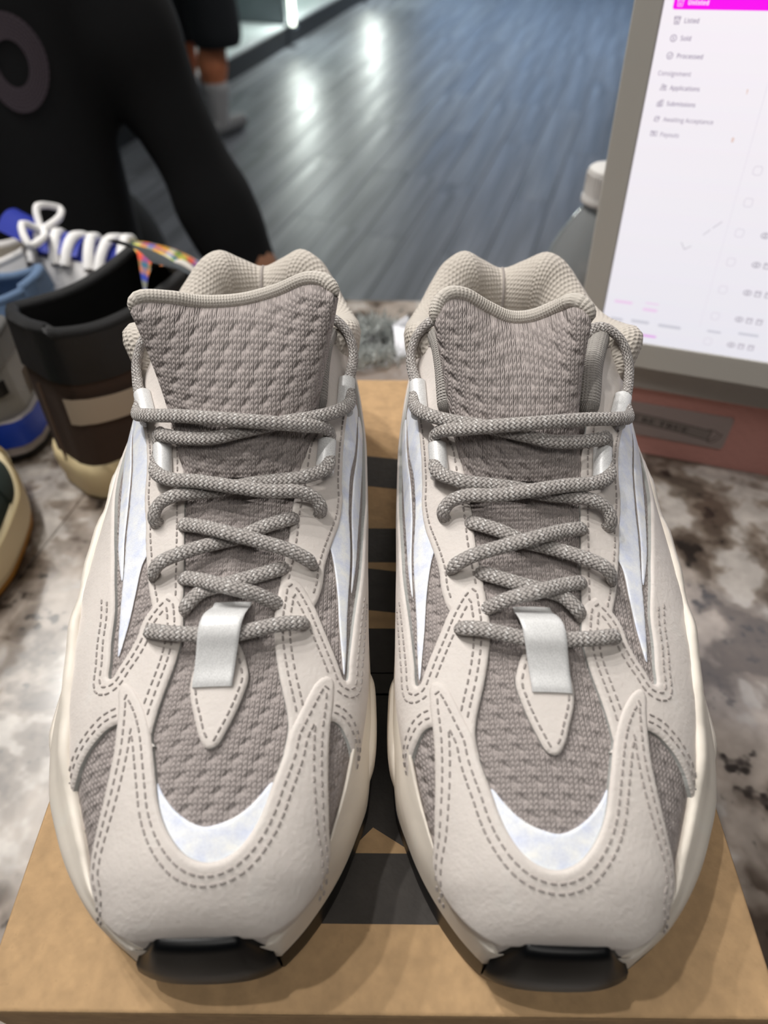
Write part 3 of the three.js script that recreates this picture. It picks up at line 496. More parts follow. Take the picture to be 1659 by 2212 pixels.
// ---------- the tongue differs from shoe to shoe; coordinates for the outer side at -x ----------
function tongueGeo(rim, wide) {                 // wide: pattern w of the two edges half-way up
                       // rim: [x, L, z] points of the top edge from the outer to the inner side
  const rc = new THREE.CatmullRomCurve3(rim.map(([x, l, z]) => V(x, z, -l)), false, 'centripetal'), n = 48, front = [], back = [], m = 36;
  const low = (u) => { const w = lerp(-24.5, 22, u); return onLast(157 - 10 * (1 - (2 * u - 1) ** 2) * .4, w, .0012); };
  const mids = (u) => { const w = lerp(wide[0], wide[1], u), c = 1 - (2 * u - 1) ** 2; return onLast(178, Math.max(-22.5, Math.min(20.5, w)), 0)  .add(V((w - Math.max(-22.5, Math.min(20.5, w))) / 1000, .001 + .0055 * c, .002 + .004 * c)); };
  for (let i = 0; i <= m; i++) {
    const v = i / m, row = [], rb = [];
    for (let j = 0; j <= n; j++) {
      const u = j / n, a = low(u), b = mids(u), c = rc.getPointAt(u), k = Math.min(1, Math.min(u, 1 - u) / .1), edge = 1 - Math.sqrt(1 - (1 - k) ** 2);
      const q = a.clone().multiplyScalar((1 - v) * (1 - v)).addScaledVector(b, 2 * v * (1 - v)).addScaledVector(c, v * v);
      const bulgeIt = .0035 * Math.sin(Math.PI * v) * (1 - (2 * u - 1) ** 2);
      q.add(V(0, bulgeIt * .7, bulgeIt * .7));
      const roll = v > .93 ? 1 - Math.sqrt(1 - ((v - .93) / .07) ** 2 * .98) : 0;
      row.push(q.clone().add(V(0, -.001 * roll, -.0048 * Math.max(roll * .6, edge)))); rb.push(q.clone().add(V(0, -.0015, -.0105 + .0052 * Math.max(roll, edge))));
    }
    front.push(row); back.push(rb);
  }
  const rows = []; for (let i = 0; i <= m; i++) rows.push([...front[i], ...back[i].slice().reverse()]);
  const g = skin(rows, true); { const uv = g.attributes.uv, p = g.attributes.position; for (let i = 0; i < uv.count; i++) uv.setXY(i, p.getX(i), p.getY(i) * 1.15); }
  const rim2 = front[m].map((p, j) => p.clone().lerp(back[m][j], .72).add(V(0, .0008, 0))), rr = [];
  for (let j = 0; j <= n; j++) { const t = rim2[Math.min(n, j + 1)].clone().sub(rim2[Math.max(0, j - 1)]).normalize(), up = V(0, 1, 0).addScaledVector(t, -t.y).normalize(), sd = V(0, 0, 0).crossVectors(t, up), k = Math.min(1, Math.min(j, n - j) / 4), r = .0029 * Math.sqrt(Math.max(.002, 1 - (1 - k) ** 2)), row = []; for (let q = 0; q <= 12; q++) { const th = q / 12 * Math.PI * 2; row.push(rim2[j].clone().addScaledVector(up, Math.cos(th) * r).addScaledVector(sd, Math.sin(th) * r)); } rr.push(row); }
  const bind = skin(rr); { const uv = bind.attributes.uv; for (let i = 0; i < uv.count; i++) { const a = uv.getX(i), b = uv.getY(i); uv.setXY(i, b, a); } }
  return { tongue: g, binding: bind };
}
function sneaker(label, mirror, pos, turn, tongue) {
  const o = thing('sneaker', label, 'sneaker', pos, turn, null), G = mirror ? mirrored : (g) => g;
  const panelPart = (name, g, m, label, edge = M.cutEdge) => { const p = part(name, G(g), m, o, label); if (g.userData.edge) part('cut_edge', G(g.userData.edge), edge, p); return p; };
  panelPart('knit_upper', SHOE.knit, M.knit, null, M.knit);
  const mid = part('midsole', G(SHOE.midsole), M.midsole, o); part('side_slab', G(SHOE.slabIn), M.midsole, mid); part('side_slab', G(SHOE.slabOut), M.midsole, mid);
  part('outsole', G(SHOE.outsole), M.rubber, o, 'thin black rubber outsole');
  part('toe_bumper', G(SHOE.bumper), M.rubber, o, 'glossy black toe bumper');
  part('insole', G(SHOE.insole), M.shoeInside, o);
  const stitchOn = (g, p) => { if (g) part('stitching', G(g), M.thread, p).userData.kind = 'stuff'; };
  for (const [g, s] of [[SHOE.foreOut, SHOE.foreOutStitch], [SHOE.foreIn, SHOE.foreInStitch]]) stitchOn(s, panelPart('side_overlay', g, M.leather));
  panelPart('toe_reflector', SHOE.crescent, M.reflect, 'bright silver crescent behind the toe cap', M.reflect);
  stitchOn(SHOE.toeStitch, panelPart('toe_cap', SHOE.toe, M.leather));
  for (const k of ['refOut', 'refOut2', 'refIn', 'refIn2']) panelPart('side_reflector', SHOE[k], M.reflect, 'silver reflective side strip', M.thread);
  for (const [g, s] of [[SHOE.stayOut, SHOE.stayOutStitch], [SHOE.stayIn, SHOE.stayInStitch]]) stitchOn(s, panelPart('lace_stay', g, M.leather));
  const tab = panelPart('vamp_tab', SHOE.tab, M.leather); stitchOn(SHOE.tabStitch, tab);
  part('pull_strap', G(SHOE.strap), M.webbing, o, 'silver grey strap folded over the lowest lace');
  for (const g of SHOE.loops) part('lace_loop', G(g), M.webbing, o, 'silver grey folded lace loop');
  for (const g of SHOE.rolls) part('padded_roll', G(g), M.roll, o);
  const col = part('collar', G(SHOE.collar), M.lining, o); part('heel_seam', G(SHOE.heelSeam), M.thread, col);
  const t = tongueGeo(...tongue); const tg = part('tongue', G(t.tongue), M.knit, o); part('tongue_binding', G(t.binding), M.hem, tg);
  part('lace', G(SHOE.lace), M.lace, o, 'braided grey lace with pale flecks');
  return o;
}
sneaker('left shoe of the grey and cream pair on the cardboard box, wide tongue flopped outwards', false, [-.0535, BOXTOP, -.0520], .03,
  [[[-.0312, .172, .1370], [-.0285, .175, .1400], [-.0181, .178, .1385], [-.008, .181, .1350], [.0067, .183, .1345], [.0202, .184, .1375], [.0316, .182, .1430], [.0382, .179, .1435], [.0427, .174, .1405]], [-26.5, 26]]);
sneaker('right shoe of the grey and cream pair on the cardboard box, tongue dipping mid-way', true, [.0520, BOXTOP, -.0500], -.03,
  [[[-.0165, .172, .1335], [-.0150, .175, .1370], [-.0105, .178, .1385], [-.006, .181, .1345], [.0028, .183, .1290], [.011, .184, .1280], [.0199, .184, .1320], [.0288, .183, .1375], [.0347, .181, .1385], [.0379, .178, .1360], [.0394, .173, .1320]], [-20, 24.5]]);

// ---------- cardboard shoe box under the pair ----------
{
  const W = .2495, D = .341, o = thing('shoe_box', 'brown cardboard shoe box with black print under the pair of grey sneakers', 'box', [-.0015, 0, -.0445], -.0088);
  const fib = fbm(71, 32, 4), spots = fbm(73, 64, 2);
  const card = tex(1024, 1024, (u, v) => { const n = fib(u, v), s = spots(u, v), k = .93 + .13 * (n - .5) + .06 * (s - .5) - (s > .86 ? .035 : 0); return [k, k * .985, k * .965]; }, true, 1 / .16);
  const bump = tex(256, 256, (u, v) => fib(u, v), false, 1 / .05);
  const cm = mat('#c0a078', .82, { map: card, bumpMap: bump, bumpScale: .0002 });
  const uvm = (g) => { const p = g.attributes.position, n = g.attributes.normal, uv = g.attributes.uv; for (let i = 0; i < p.count; i++) { const ay = Math.abs(n.getY(i)) > .5; uv.setXY(i, ay ? p.getX(i) : p.getX(i) + p.getZ(i), ay ? p.getZ(i) : p.getY(i)); } return g; };
  part('base', uvm(bx(W - .007, .1, D - .006, 0, .05, -D / 2, .002)), cm, o);
  const lid = part('lid', uvm(merge([bx(W, .0035, D, 0, BOXTOP - .00175, -D / 2, .0016), bx(.0028, .045, D - .002, -W / 2 + .0014, BOXTOP - .0238, -D / 2, .0012), bx(.0028, .045, D - .002, W / 2 - .0014, BOXTOP - .0238, -D / 2, .0012), bx(W - .004, .045, .0028, 0, BOXTOP - .0238, -.0014, .0012)])), cm, o);
  part('back_flap', uvm(bx(W - .004, .1175, .0028, 0, .0592, -D - .0009, .001)), cm, o);
  // black print on the lid: broad slanted bands of large lettering, in millimetres (x, distance from the front edge)
  const ink = mat('#3f3b38', .72, { map: card, bumpMap: bump, bumpScale: .0002 });
  const band = (pts) => { const s = new THREE.Shape(pts.map(([x, y]) => new THREE.Vector2(x / 1000, y / 1000))), g = new THREE.ExtrudeGeometry(s, { depth: .00012, bevelEnabled: false }); g.rotateX(-Math.PI / 2); g.translate(0, BOXTOP - .00004, 0); return g; };
  for (const pts of [[[-47, 25.5], [47, 25.5], [47, 48], [-47, 48]], [[-47, 48], [-12, 48], [-3, 57], [12, 48], [47, 48], [47, 66], [14, 76], [8, 112], [-14, 112], [-16, 66], [-47, 60]],
    [[-47, 111], [47, 111], [47, 122], [-47, 122]], [[-47, 121.5], [47, 121.5], [47, 145], [-47, 145]], [[-47, 160], [47, 149], [47, 173], [-47, 186]], [[-47, 184.5], [47, 184.5], [47, 207.5], [-47, 207.5]], [[-47, 245], [47, 231], [47, 256], [-47, 270]]])
    part('print_band', band(pts), ink, lid);
}
// ======================= granite counter in two slabs, the tablet, the pink box, the bottle =======================
{
  const big = fbm(81, 9, 5), mid = fbm(83, 22, 4), small = fbm(85, 60, 3), warp = fbm(87, 5, 3);
  const mixc = (a, b, t) => a.map((x, i) => lerp(x, b[i], t)), sm = (a, b, x) => { const t = Math.max(0, Math.min(1, (x - a) / (b - a))); return t * t * (3 - 2 * t); };
  const granite = tex(1024, 1024, (u, v) => {
    const wu = u + .05 * (warp(u, v) - .5), wv = v + .05 * (warp(v + .3, u) - .5), b = big(wu, wv), m = mid(wu, wv), s = small(u, v);
    let c = mixc([.42, .38, .345], [.61, .57, .535], sm(.35, .62, b));
    c = mixc(c, [.70, .68, .66], .75 * sm(.52, .68, m)); c = mixc(c, [.25, .21, .18], .75 * sm(.52, .38, m) * sm(.66, .44, b));
    c = mixc(c, [.15, .13, .12], .85 * sm(.63, .74, 1 - .5 * (m + s))); return c.map((x) => x * (.86 + .28 * s));
  }, true, 1 / .55);
  const gm = mat('#ffffff', .16, { map: granite, physical: true, clearcoat: .35, clearcoatRoughness: .06 });
  const seam = (d) => -.26 + (d - .297) * .241, slab = (pts) => { const s = new THREE.Shape(pts.map(([x, d]) => new THREE.Vector2(x, d))), g = new THREE.ExtrudeGeometry(s, { depth: .03, bevelEnabled: true, bevelSize: .0015, bevelThickness: .0015, bevelSegments: 2 }); g.rotateX(-Math.PI / 2); g.translate(0, -.0315, 0); const p = g.attributes.position, uv = g.attributes.uv; for (let i = 0; i < p.count; i++) uv.setXY(i, p.getX(i) + .1, p.getZ(i) + p.getY(i)); return g; };
  const top = thing('counter', 'speckled grey and brown granite shop counter carrying the shoe box', 'counter', [0, 0, 0]);
  part('slab', slab([[-1.3, -.55], [seam(-.55) - .0024, -.55], [seam(.715) - .0024, .715], [-1.3, .75]]), gm, top);
  part('slab', slab([[seam(-.55) + .0008, -.55], [1.3, -.55], [1.3, .665], [seam(.715) + .0008, .715]]), gm, top);
  part('base', merge([bx(2.5, -.032 - FLOOR, .05, 0, (FLOOR - .032) / 2, -.62), bx(.05, -.032 - FLOOR, 1.1, -1.2, (FLOOR - .032) / 2, -.1), bx(.05, -.032 - FLOOR, 1.1, 1.2, (FLOOR - .032) / 2, -.1), bx(2.5, .02, 1.2, 0, -.0425, -.07)]), mat('#26272a', .5), top);
}
// tablet leaning on the pink box
const screenGlow = 1.92;
{
  const o = thing('tablet', 'large grey framed tablet showing a white menu page with a magenta bar', 'tablet', [0, 0, 0]);
  const e = V(.92209, .05183, .38349), u = V(.00613, .98891, -.14838), n = V(0, 0, 0).crossVectors(e, u).normalize();
  o.matrixAutoUpdate = true; o.position.set(.17361, .09, -.44912); o.quaternion.setFromRotationMatrix(new THREE.Matrix4().makeBasis(e, u, n));
  const x0 = -.0335, x1 = .345, y1 = .272, sx0 = -.0178, sy0 = .0182, sx1 = .329, sy1 = .253;
  const rr = (a, b, c, d, r) => { const s = new THREE.Shape(); s.moveTo(a + r, b); s.lineTo(c - r, b); s.quadraticCurveTo(c, b, c, b + r); s.lineTo(c, d - r); s.quadraticCurveTo(c, d, c - r, d); s.lineTo(a + r, d); s.quadraticCurveTo(a, d, a, d - r); s.lineTo(a, b + r); s.quadraticCurveTo(a, b, a + r, b); return s; };
  const hole = rr(sx0 - .0011, sy0 - .0008, sx1 + .001, sy1 + .001, .0055), fr = rr(x0, .0003, x1, y1, .009); fr.holes.push(hole);
  const fg = new THREE.ExtrudeGeometry(fr, { depth: .008, bevelEnabled: true, bevelSize: .0008, bevelThickness: .0008, bevelSegments: 2 }); fg.translate(0, 0, -.0088);
  part('frame', fg, mat('#b4b1ab', .55), o);
  const bk = new THREE.ExtrudeGeometry(rr(x0 + .002, .0015, x1 - .002, y1 - .002, .008), { depth: .006, bevelEnabled: false }); bk.translate(0, 0, -.0145); part('back_shell', bk, mat('#3a3a3c', .5), o);
  const bz = new THREE.ShapeGeometry(rr(sx0 - .002, sy0 - .002, sx1 + .002, sy1 + .002, .006)); bz.translate(0, 0, -.0022); part('bezel', bz, mat('#0c0b0b', .3), o);
  const W = 1735, H = 1174, k = 5000, cv = document.createElement('canvas'); cv.width = W; cv.height = H;
  const c = cv.getContext('2d'), X = (v) => (v - sx0) * k, Y = (v) => H - (v - sy0) * k;
  const gr = c.createLinearGradient(0, 0, 0, H); gr.addColorStop(0, '#fdf5fc'); gr.addColorStop(.5, '#f4eff5'); gr.addColorStop(1, '#ebe9f1'); c.fillStyle = gr; c.fillRect(0, 0, W, H);
  c.fillStyle = '#ff14f5'; c.beginPath(); c.roundRect(X(-.0126), Y(.2214), (.046 + .0126) * k, .0073 * k, 6); c.fill();
  const text = (t, ex, uy, w, col, bold) => { c.fillStyle = col; c.font = (bold ? 'bold ' : '') + '17px sans-serif'; const m = c.measureText(t).width, s = (w * k) / m; c.save(); c.translate(X(ex), Y(uy) + 6 * Math.min(1.2, s)); c.scale(s, Math.min(1.25, Math.max(.95, s))); c.fillText(t, 0, 0); c.restore(); };
  const ink = '#83768f', pale = '#9c92a5';
  text('Unlisted', -.005, .2172, .0113, '#ffffff', true); text('Listed', -.005, .2089, .0083, ink); text('Sold', -.005, .2005, .006, ink); text('Processed', -.005, .1920, .0147, ink);
  text('Consignment', -.0135, .1832, .0187, pale); text('Applications', -.005, .1759, .0169, ink); text('Submissions', -.005, .1676, .0166, ink); text('Awaiting Acceptance', -.005, .1593, .0288, pale); text('Payouts', -.005, .1512, .0112, pale);
  text('1', .0372, .1753, .0011, '#d08a60'); text('0', .0362, .1506, .0014, '#d08a60');
  c.lineWidth = 1.6; const icon = (ex, uy, col, f) => { c.save(); c.translate(X(ex), Y(uy)); c.strokeStyle = c.fillStyle = col; c.beginPath(); f(); c.stroke(); c.restore(); };
  const tray = () => { c.rect(-8, -9, 16, 4); c.moveTo(-7, -5); c.lineTo(-6, 8); c.lineTo(6, 8); c.lineTo(7, -5); c.moveTo(0, -2); c.lineTo(0, 4); c.moveTo(-2.5, 2); c.lineTo(0, 4.5); c.lineTo(2.5, 2); };
  icon(-.0089, .2172, '#ffffff', tray); icon(-.0088, .2089, ink, tray);
  icon(-.0088, .2005, ink, () => { c.arc(0, 0, 8, 0, 7); c.font = '11px sans-serif'; c.fillText('$', -3, 4); });
  icon(-.0088, .1920, ink, () => { c.arc(0, 0, 8, 0, 7); c.moveTo(-3, 0); c.lineTo(-1, 3); c.lineTo(4, -3); });
  icon(-.0088, .1761, pale, () => { c.arc(-2, -4, 3.4, 0, 7); c.moveTo(-8, 7); c.quadraticCurveTo(-8, 1, -2, 1); c.quadraticCurveTo(4, 1, 4, 7); c.closePath(); c.moveTo(8, -2); c.arc(5.5, -2, 2.6, 0, 7); c.moveTo(5, 7); c.lineTo(9, 7); c.lineTo(8, 3); });
  icon(-.0088, .1677, pale, () => { for (const [a, b, h] of [[-8, -2, 10], [-3, -6, 14], [2, -9, 16]]) c.rect(a, b, 6, h); });
  icon(-.0088, .1594, pale, () => { c.arc(0, 0, 7, .3, 2.6); c.moveTo(7, 0); c.arc(0, 0, 7, 3.5, 5.8); c.moveTo(7, -7); c.lineTo(7, -2); c.lineTo(2, -2); c.moveTo(-7, 7); c.lineTo(-7, 2); c.lineTo(-2, 2); });
  icon(-.0088, .1514, pale, () => { c.rect(-9, -6, 18, 12); c.arc(0, 0, 3, 0, 7); });
  c.strokeStyle = '#e6dfea'; c.lineWidth = 1.4; c.beginPath(); c.moveTo(X(.0475), 0); c.lineTo(X(.0475), Y(.036)); c.stroke();
  for (let i = 0; i < 7; i++) { const uy = .1353 - i * .01815; c.strokeStyle = '#dcd5e0'; c.lineWidth = 2; c.beginPath(); c.roundRect(X(.0553) - 12, Y(uy) - 12, 24, 24, 7); c.stroke(); if (i > 1) for (const [ex, b] of [[.0705, 0], [.0768, 1], [.083, 1]]) { c.strokeStyle = '#b9b4be'; c.lineWidth = 3; c.beginPath(); if (!b) { c.ellipse(X(ex), Y(uy), 12, 8, 0, 0, 7); c.moveTo(X(ex) + 4, Y(uy)); c.arc(X(ex), Y(uy), 4, 0, 7); } else { c.rect(X(ex) - 8, Y(uy) - 8, 16, 16); c.moveTo(X(ex) - 8, Y(uy) - 3); c.lineTo(X(ex) + 8, Y(uy) - 3); } c.stroke(); } }
  const soft2 = (col, list) => { c.fillStyle = col; for (const [a, b, w, h] of list) { c.beginPath(); c.roundRect(X(a), Y(b), w * k, h * k, h * k / 2); c.fill(); } };
  soft2('rgba(240,190,235,.55)', [[-.012, .0465, .0125, .0022], [.009, .0475, .009, .001], [.008, .0435, .010, .0022]]); soft2('rgba(190,188,200,.6)', [[-.0125, .0338, .009, .0022], [.002, .0342, .0125, .0022], [.0205, .0338, .0155, .0022], [.053, .0345, .009, .0016], [.0725, .036, .013, .0018]]);
  soft2('rgba(226,140,232,.7)', [[-.0012, .0246, .0225, .0016]]);
  c.strokeStyle = 'rgba(170,165,175,.6)'; c.lineWidth = 2.5; c.beginPath(); c.moveTo(X(.0225), Y(.0895)); c.lineTo(X(.0254), Y(.0854)); c.lineTo(X(.029), Y(.088)); c.moveTo(X(.0345), Y(.0955)); c.lineTo(X(.0378), Y(.0992)); c.moveTo(X(.039), Y(.1002)); c.lineTo(X(.0435), Y(.1047)); c.stroke();
  const st = new THREE.CanvasTexture(cv); st.colorSpace = THREE.SRGBColorSpace;
  const sg = new THREE.ShapeGeometry(rr(sx0, sy0, sx1, sy1, .0045), 8), p = sg.attributes.position, uv = sg.attributes.uv; for (let i = 0; i < p.count; i++) uv.setXY(i, (p.getX(i) - sx0) / (sx1 - sx0), (p.getY(i) - sy0) / (sy1 - sy0)); sg.translate(0, 0, -.0014);
  part('screen', sg, mat('#050505', .35, { emissive: rgb(1, 1, 1), emissiveMap: st, emissiveIntensity: screenGlow }), o, 'lit white screen with a magenta bar and a grey menu');
  const l = new THREE.RectAreaLight(rgb(1, .95, 1), .8, sx1 - sx0, sy1 - sy0); l.position.set((sx0 + sx1) / 2, (sy0 + sy1) / 2, .0025); l.rotation.y = Math.PI; l.name = 'screen_light'; o.add(l);
  part('stand', (() => { const g = bx(.12, .004, .11, .1, .03, -.07); g.rotateX(-.35); g.translate(0, .045, -.012); return g; })(), mat('#2b2b2d', .5, { metalness: .5 }), o);
}
// low pink box with a grey lid
{
  const o = thing('shoe_box', 'dusty pink box with a grey lid and a silver label under the tablet', 'box', [.165, 0, -.4644], -.2966);
  const W = .36, D = .125, paper = tex(128, 128, ((f) => (u, v) => { const k = .95 + .1 * (f(u, v) - .5); return [k, k, k]; })(fbm(91, 16, 3)), true, 8);
  part('base', bx(W - .006, .086, D - .006, W / 2, .043, -D / 2 - .001, .001), mat('#d39a92', .75, { map: paper }), o);
  part('lid', bx(W, .0225, D, W / 2, .0760, -D / 2 + .001, .001), mat('#bab7b3', .7, { map: paper }), o, 'grey lid');
  const cv = document.createElement('canvas'); cv.width = 1024; cv.height = 300; const c = cv.getContext('2d');
  c.fillStyle = '#aaa09f'; c.fillRect(0, 0, 1024, 300); c.fillStyle = '#a09896'; for (let i = 0; i < 40; i++) c.fillRect(rnd(0, 1024), rnd(0, 300), rnd(40, 200), 2);
  const yb = (x) => 100 + 62 * Math.pow(Math.max(0, x) / 960, 2.1); c.strokeStyle = '#3d3837'; c.fillStyle = '#8d8886'; c.lineWidth = 7;
  c.beginPath(); c.moveTo(0, 92); for (let x = 0; x <= 900; x += 20) c.lineTo(x, yb(x) - 8); c.lineTo(890, yb(900) + 80); for (let x = 890; x >= 0; x -= 20) c.lineTo(x, yb(x) + 82); c.closePath(); c.fill(); c.stroke();
  c.beginPath(); c.moveTo(865, 135); c.quadraticCurveTo(905, 118, 960, 160); c.lineTo(984, 160); c.quadraticCurveTo(960, 260, 890, 250); c.stroke(); c.beginPath(); c.moveTo(950, 168); c.quadraticCurveTo(930, 225, 890, 240); c.stroke();
  c.fillStyle = '#2f2b2a'; c.font = 'bold 66px serif'; let x = 40; for (const ch of 'COME BE TRUE') { const w = c.measureText(ch).width * 1.28; c.save(); c.translate(x, yb(x + w / 2) + 62); c.rotate(.02 + .16 * Math.max(0, x / 900) ** 1.4); c.scale(1.28, 1); c.fillText(ch, 0, 0); c.restore(); x += w + 3; }
  const t = new THREE.CanvasTexture(cv); t.colorSpace = THREE.SRGBColorSpace;
  const s = new THREE.Shape(), w = .098, h = .030, r = .003; s.moveTo(r, 0); s.lineTo(w - r, 0); s.quadraticCurveTo(w, 0, w, r); s.lineTo(w, h - r); s.quadraticCurveTo(w, h, w - r, h); s.lineTo(r, h); s.quadraticCurveTo(0, h, 0, h - r); s.lineTo(0, r); s.quadraticCurveTo(0, 0, r, 0);
  const g = new THREE.ExtrudeGeometry(s, { depth: .0008, bevelEnabled: true, bevelSize: .0004, bevelThickness: .0003, bevelSegments: 1 }), p = g.attributes.position, uv = g.attributes.uv; for (let i = 0; i < p.count; i++) uv.setXY(i, p.getX(i) / w, p.getY(i) / h); g.translate(.010, .019, -.0038);
  part('label', g, mat('#f5efed', .5, { map: t, metalness: .1 }), o, 'silver grey label with black lettering');
}
// water bottle behind the tablet
{
  const o = thing('water_bottle', 'clear plastic water bottle with a white cap behind the tablet', 'bottle', [.191, 0, -.632]);
  const prof = [[.0005, .003], [.030, .001], [.0385, .004], [.0425, .012], [.0428, .03], [.0425, .06], [.041, .076], [.037, .092], [.030, .108], [.0225, .121], [.0165, .130], [.0145, .136], [.0142, .150]];
  const c = new THREE.SplineCurve(prof.map(([a, b]) => new THREE.Vector2(a, b))).getPoints(80);
  part('bottle_body', new THREE.LatheGeometry(c, 64), new THREE.MeshPhysicalMaterial({ color: '#c6c9c9', transmission: .66, thickness: 0, roughness: .12, ior: 1.45, side: THREE.DoubleSide, clearcoat: 1, clearcoatRoughness: .04 }), o);
  const capG = merge([new THREE.LatheGeometry([[.001, .1655], [.0145, .1655], [.0166, .1635], [.0172, .150], [.0172, .142], [.0185, .1415], [.0185, .137], [.0165, .1365]].map(([a, b]) => new THREE.Vector2(a, b)), 48)]);
  const cap = part('cap', capG, mat('#d3d0cd', .5), o);
  part('cap_ridges', merge([...Array(40).keys()].map((i) => { const g = bx(.0006, .016, .0008, 0, .153, .0172); g.rotateY(i / 40 * Math.PI * 2); return g; })), mat('#d3d0cd', .5), cap);
  part('label', new THREE.CylinderGeometry(.0432, .0432, .026, 48, 1, true).translate(0, .0195, 0), mat('#0d1c1d', .4), o, 'dark teal label band');
}
// ======================= other sneakers: a plain shoe builder, heel at the origin, toe towards -z =======================
function plainShoe(o, s) {
  const L = s.length, hw = s.half || .049, sole = s.sole || .032, hc = s.heel || .095, so = .40;
  const out = table([0, .02, .06, .14, .3, .5, .68, .82, .92, .975, 1], [.25, .52, .68, .76, .76, .80, 1, .96, .74, .45, .16].map((x) => x * hw));
  const sk = table([0, .3, .6, 1], [0, 0, .002, -.004]);
  const ridge = table([0, so, .62, .74, .84, .93, 1], [hc, s.instep || hc * .98, Math.max(.078 + (hc - .095) * .25, .07 * (s.toe || 1)), .068 * (s.toe || 1), .060 * (s.toe || 1), .046 * (s.toe || 1), sole + .002]);
  const line = (v) => hc - (s.dip || .018) * Math.sin(Math.PI * Math.min(1, v / so)) * .9;
  const put = (x, y, f) => V(x, y, -f * L);
  // sole
  const n = 60, loop = []; for (let i = 0; i <= n; i++) { const f = i / n; loop.push([-1, f]); } for (let i = n; i >= 0; i--) loop.push([1, i / n]);
  const ring = (grow, y) => loop.map(([sd, f]) => put(sd * (out(f) + grow) + sk(f), y, f + (f < .5 ? -grow : grow) / L * (Math.abs(f - .5) > .45 ? 1 : 0)));
  const toeUp = (r) => { r.forEach((p) => { const f = -p.z / L; p.y += .010 * Math.max(0, (f - .78) / .22) ** 2; }); return r; };
  const mid = part('midsole', skin([toeUp(ring(-.004, sole + .002)), toeUp(ring(.001, sole)), toeUp(ring(.003, sole * .8)), toeUp(ring(.0025, sole * .45)), toeUp(ring(.001, .007))], true), s.mSole, o);
  if (s.mBand) part('sole_band', skin([toeUp(ring(.0034, sole * 1.0)), toeUp(ring(.0044, sole * .75)), toeUp(ring(.0038, sole * (s.bandLow || .42)))], true), s.mBand, mid);
  part('outsole', merge([skin([toeUp(ring(.001, .0075)), toeUp(ring(.0018, .004)), toeUp(ring(-.002, .0005))], true), fanCap(toeUp(ring(-.002, .0005)), true)]), s.mOut, o);
  // closed front of the upper
  const sec = (f, lift = 0) => { const r = [], w = out(f) * .97 + lift, zr = ridge(f) + lift; for (let j = 0; j <= 36; j++) { const t = j / 36 * 2 - 1, a = Math.sin(t * Math.PI / 2), k = Math.max(0, Math.cos(t * Math.PI / 2)); r.push(put(w * Math.sign(a) * Math.pow(Math.abs(a), f < .7 ? 1.15 : .95) + sk(f), sole - .004 + (zr - sole + .004) * Math.pow(k, .85), f)); } return r; };
  const rows = []; for (let i = 0; i <= 44; i++) rows.push(sec(lerp(so, .995, i / 44)));
  const up = part('upper', skin(rows), s.mUpper, o);
  // wall round the heel
  const wl = []; for (let i = 0; i <= 40; i++) wl.push([-1, so * (1 - i / 40) ** 1.3]); for (let i = 1; i <= 40; i++) wl.push([1, so * (i / 40) ** 1.3]);
  const wall = (sd, f, v, off = 0) => { const w = out(f) * .97, top = line(f), x = sd * (w * lerp(1, s.lean || .80, v * v) + off + .003 * Math.sin(v * Math.PI)); return put(x + sk(f), lerp(sole - .004, top, v), f + (f < .03 ? (v * .012 - off / L) : 0)); };
  const vb = s.band || .72, strip = (v0, v1, off, m = 10) => { const r = []; for (let i = 0; i <= m; i++) r.push(wl.map(([sd, f]) => wall(sd, f, lerp(v0, v1, i / m), off))); return r; };
  part('heel_quarter', skin(strip(0, vb + .01, 0)), s.mQuarter || s.mUpper, o);
  part('collar', merge([skin(strip(vb - .02, 1, .0015)), tube(wl.map(([sd, f]) => wall(sd, f, 1, -.002)), .0045, 90, 8)]), s.mCollar, o);
  const lin = []; for (let i = 0; i <= 8; i++) lin.push(wl.map(([sd, f]) => { const p = wall(sd, Math.max(f, .03), lerp(1, .12, i / 8), -.008); return p; }));
  part('lining', skin(lin), s.mLining || s.mCollar, o);
  part('insole', fanCap(wl.map(([sd, f]) => wall(sd, Math.max(f, .03), .14, -.008)), false), s.mInsole || s.mLining || s.mCollar, o);
  // tongue and laces
  const tr = []; for (let i = 0; i <= 10; i++) { const f = lerp(so + .16, so - .07, i / 10), r = []; for (let j = 0; j <= 14; j++) { const u = j / 14 * 2 - 1; r.push(put(u * hw * .52, ridge(Math.max(so, f)) + .004 + (i > 5 ? (i - 5) * (s.tongueUp || .0042) : 0) - .006 * u * u, f)); } tr.push(r); }
  part('tongue', skin(tr), s.mTongue || s.mUpper, o);
  const ll = []; const nl = s.laces || 6; for (let i = 0; i < nl; i++) { const f = lerp(so + .02, .70, i / (nl - 1)), r = []; for (let j = 0; j <= 12; j++) { const t = j / 12 * 2 - 1, q = sec(f + t * .012 * (i % 2 ? 1 : -1), .0055), k = Math.round(18 + t * 9); r.push(q[k]); } ll.push(tube(r, s.laceR || .003, 24, 6)); }
  for (const g of ll) part('lace', g, s.mLace, o);
  if (s.bow) for (const sd of [-1, 1]) part('lace', tube([put(0, ridge(so + .03) + .008, so + .03), put(sd * .02, ridge(so) + .022, so + .01), put(sd * .042, ridge(so) + .012, so + .05), put(sd * .022, ridge(so + .06) + .012, so + .07), put(0, ridge(so + .04) + .009, so + .04)], .0035, 40, 6), s.mBow || s.mLace, o);
  // toe overlay and side stripe
  const patch = (f0, f1, j0, j1, lift) => { const r = []; for (let i = 0; i <= 16; i++) r.push(sec(lerp(f0, f1, i / 16), lift).slice(j0, j1 + 1)); return skin(r); };
  if (s.mToe) part('toe_overlay', patch(.80, .99, 0, 36, .0012), s.mToe, o);
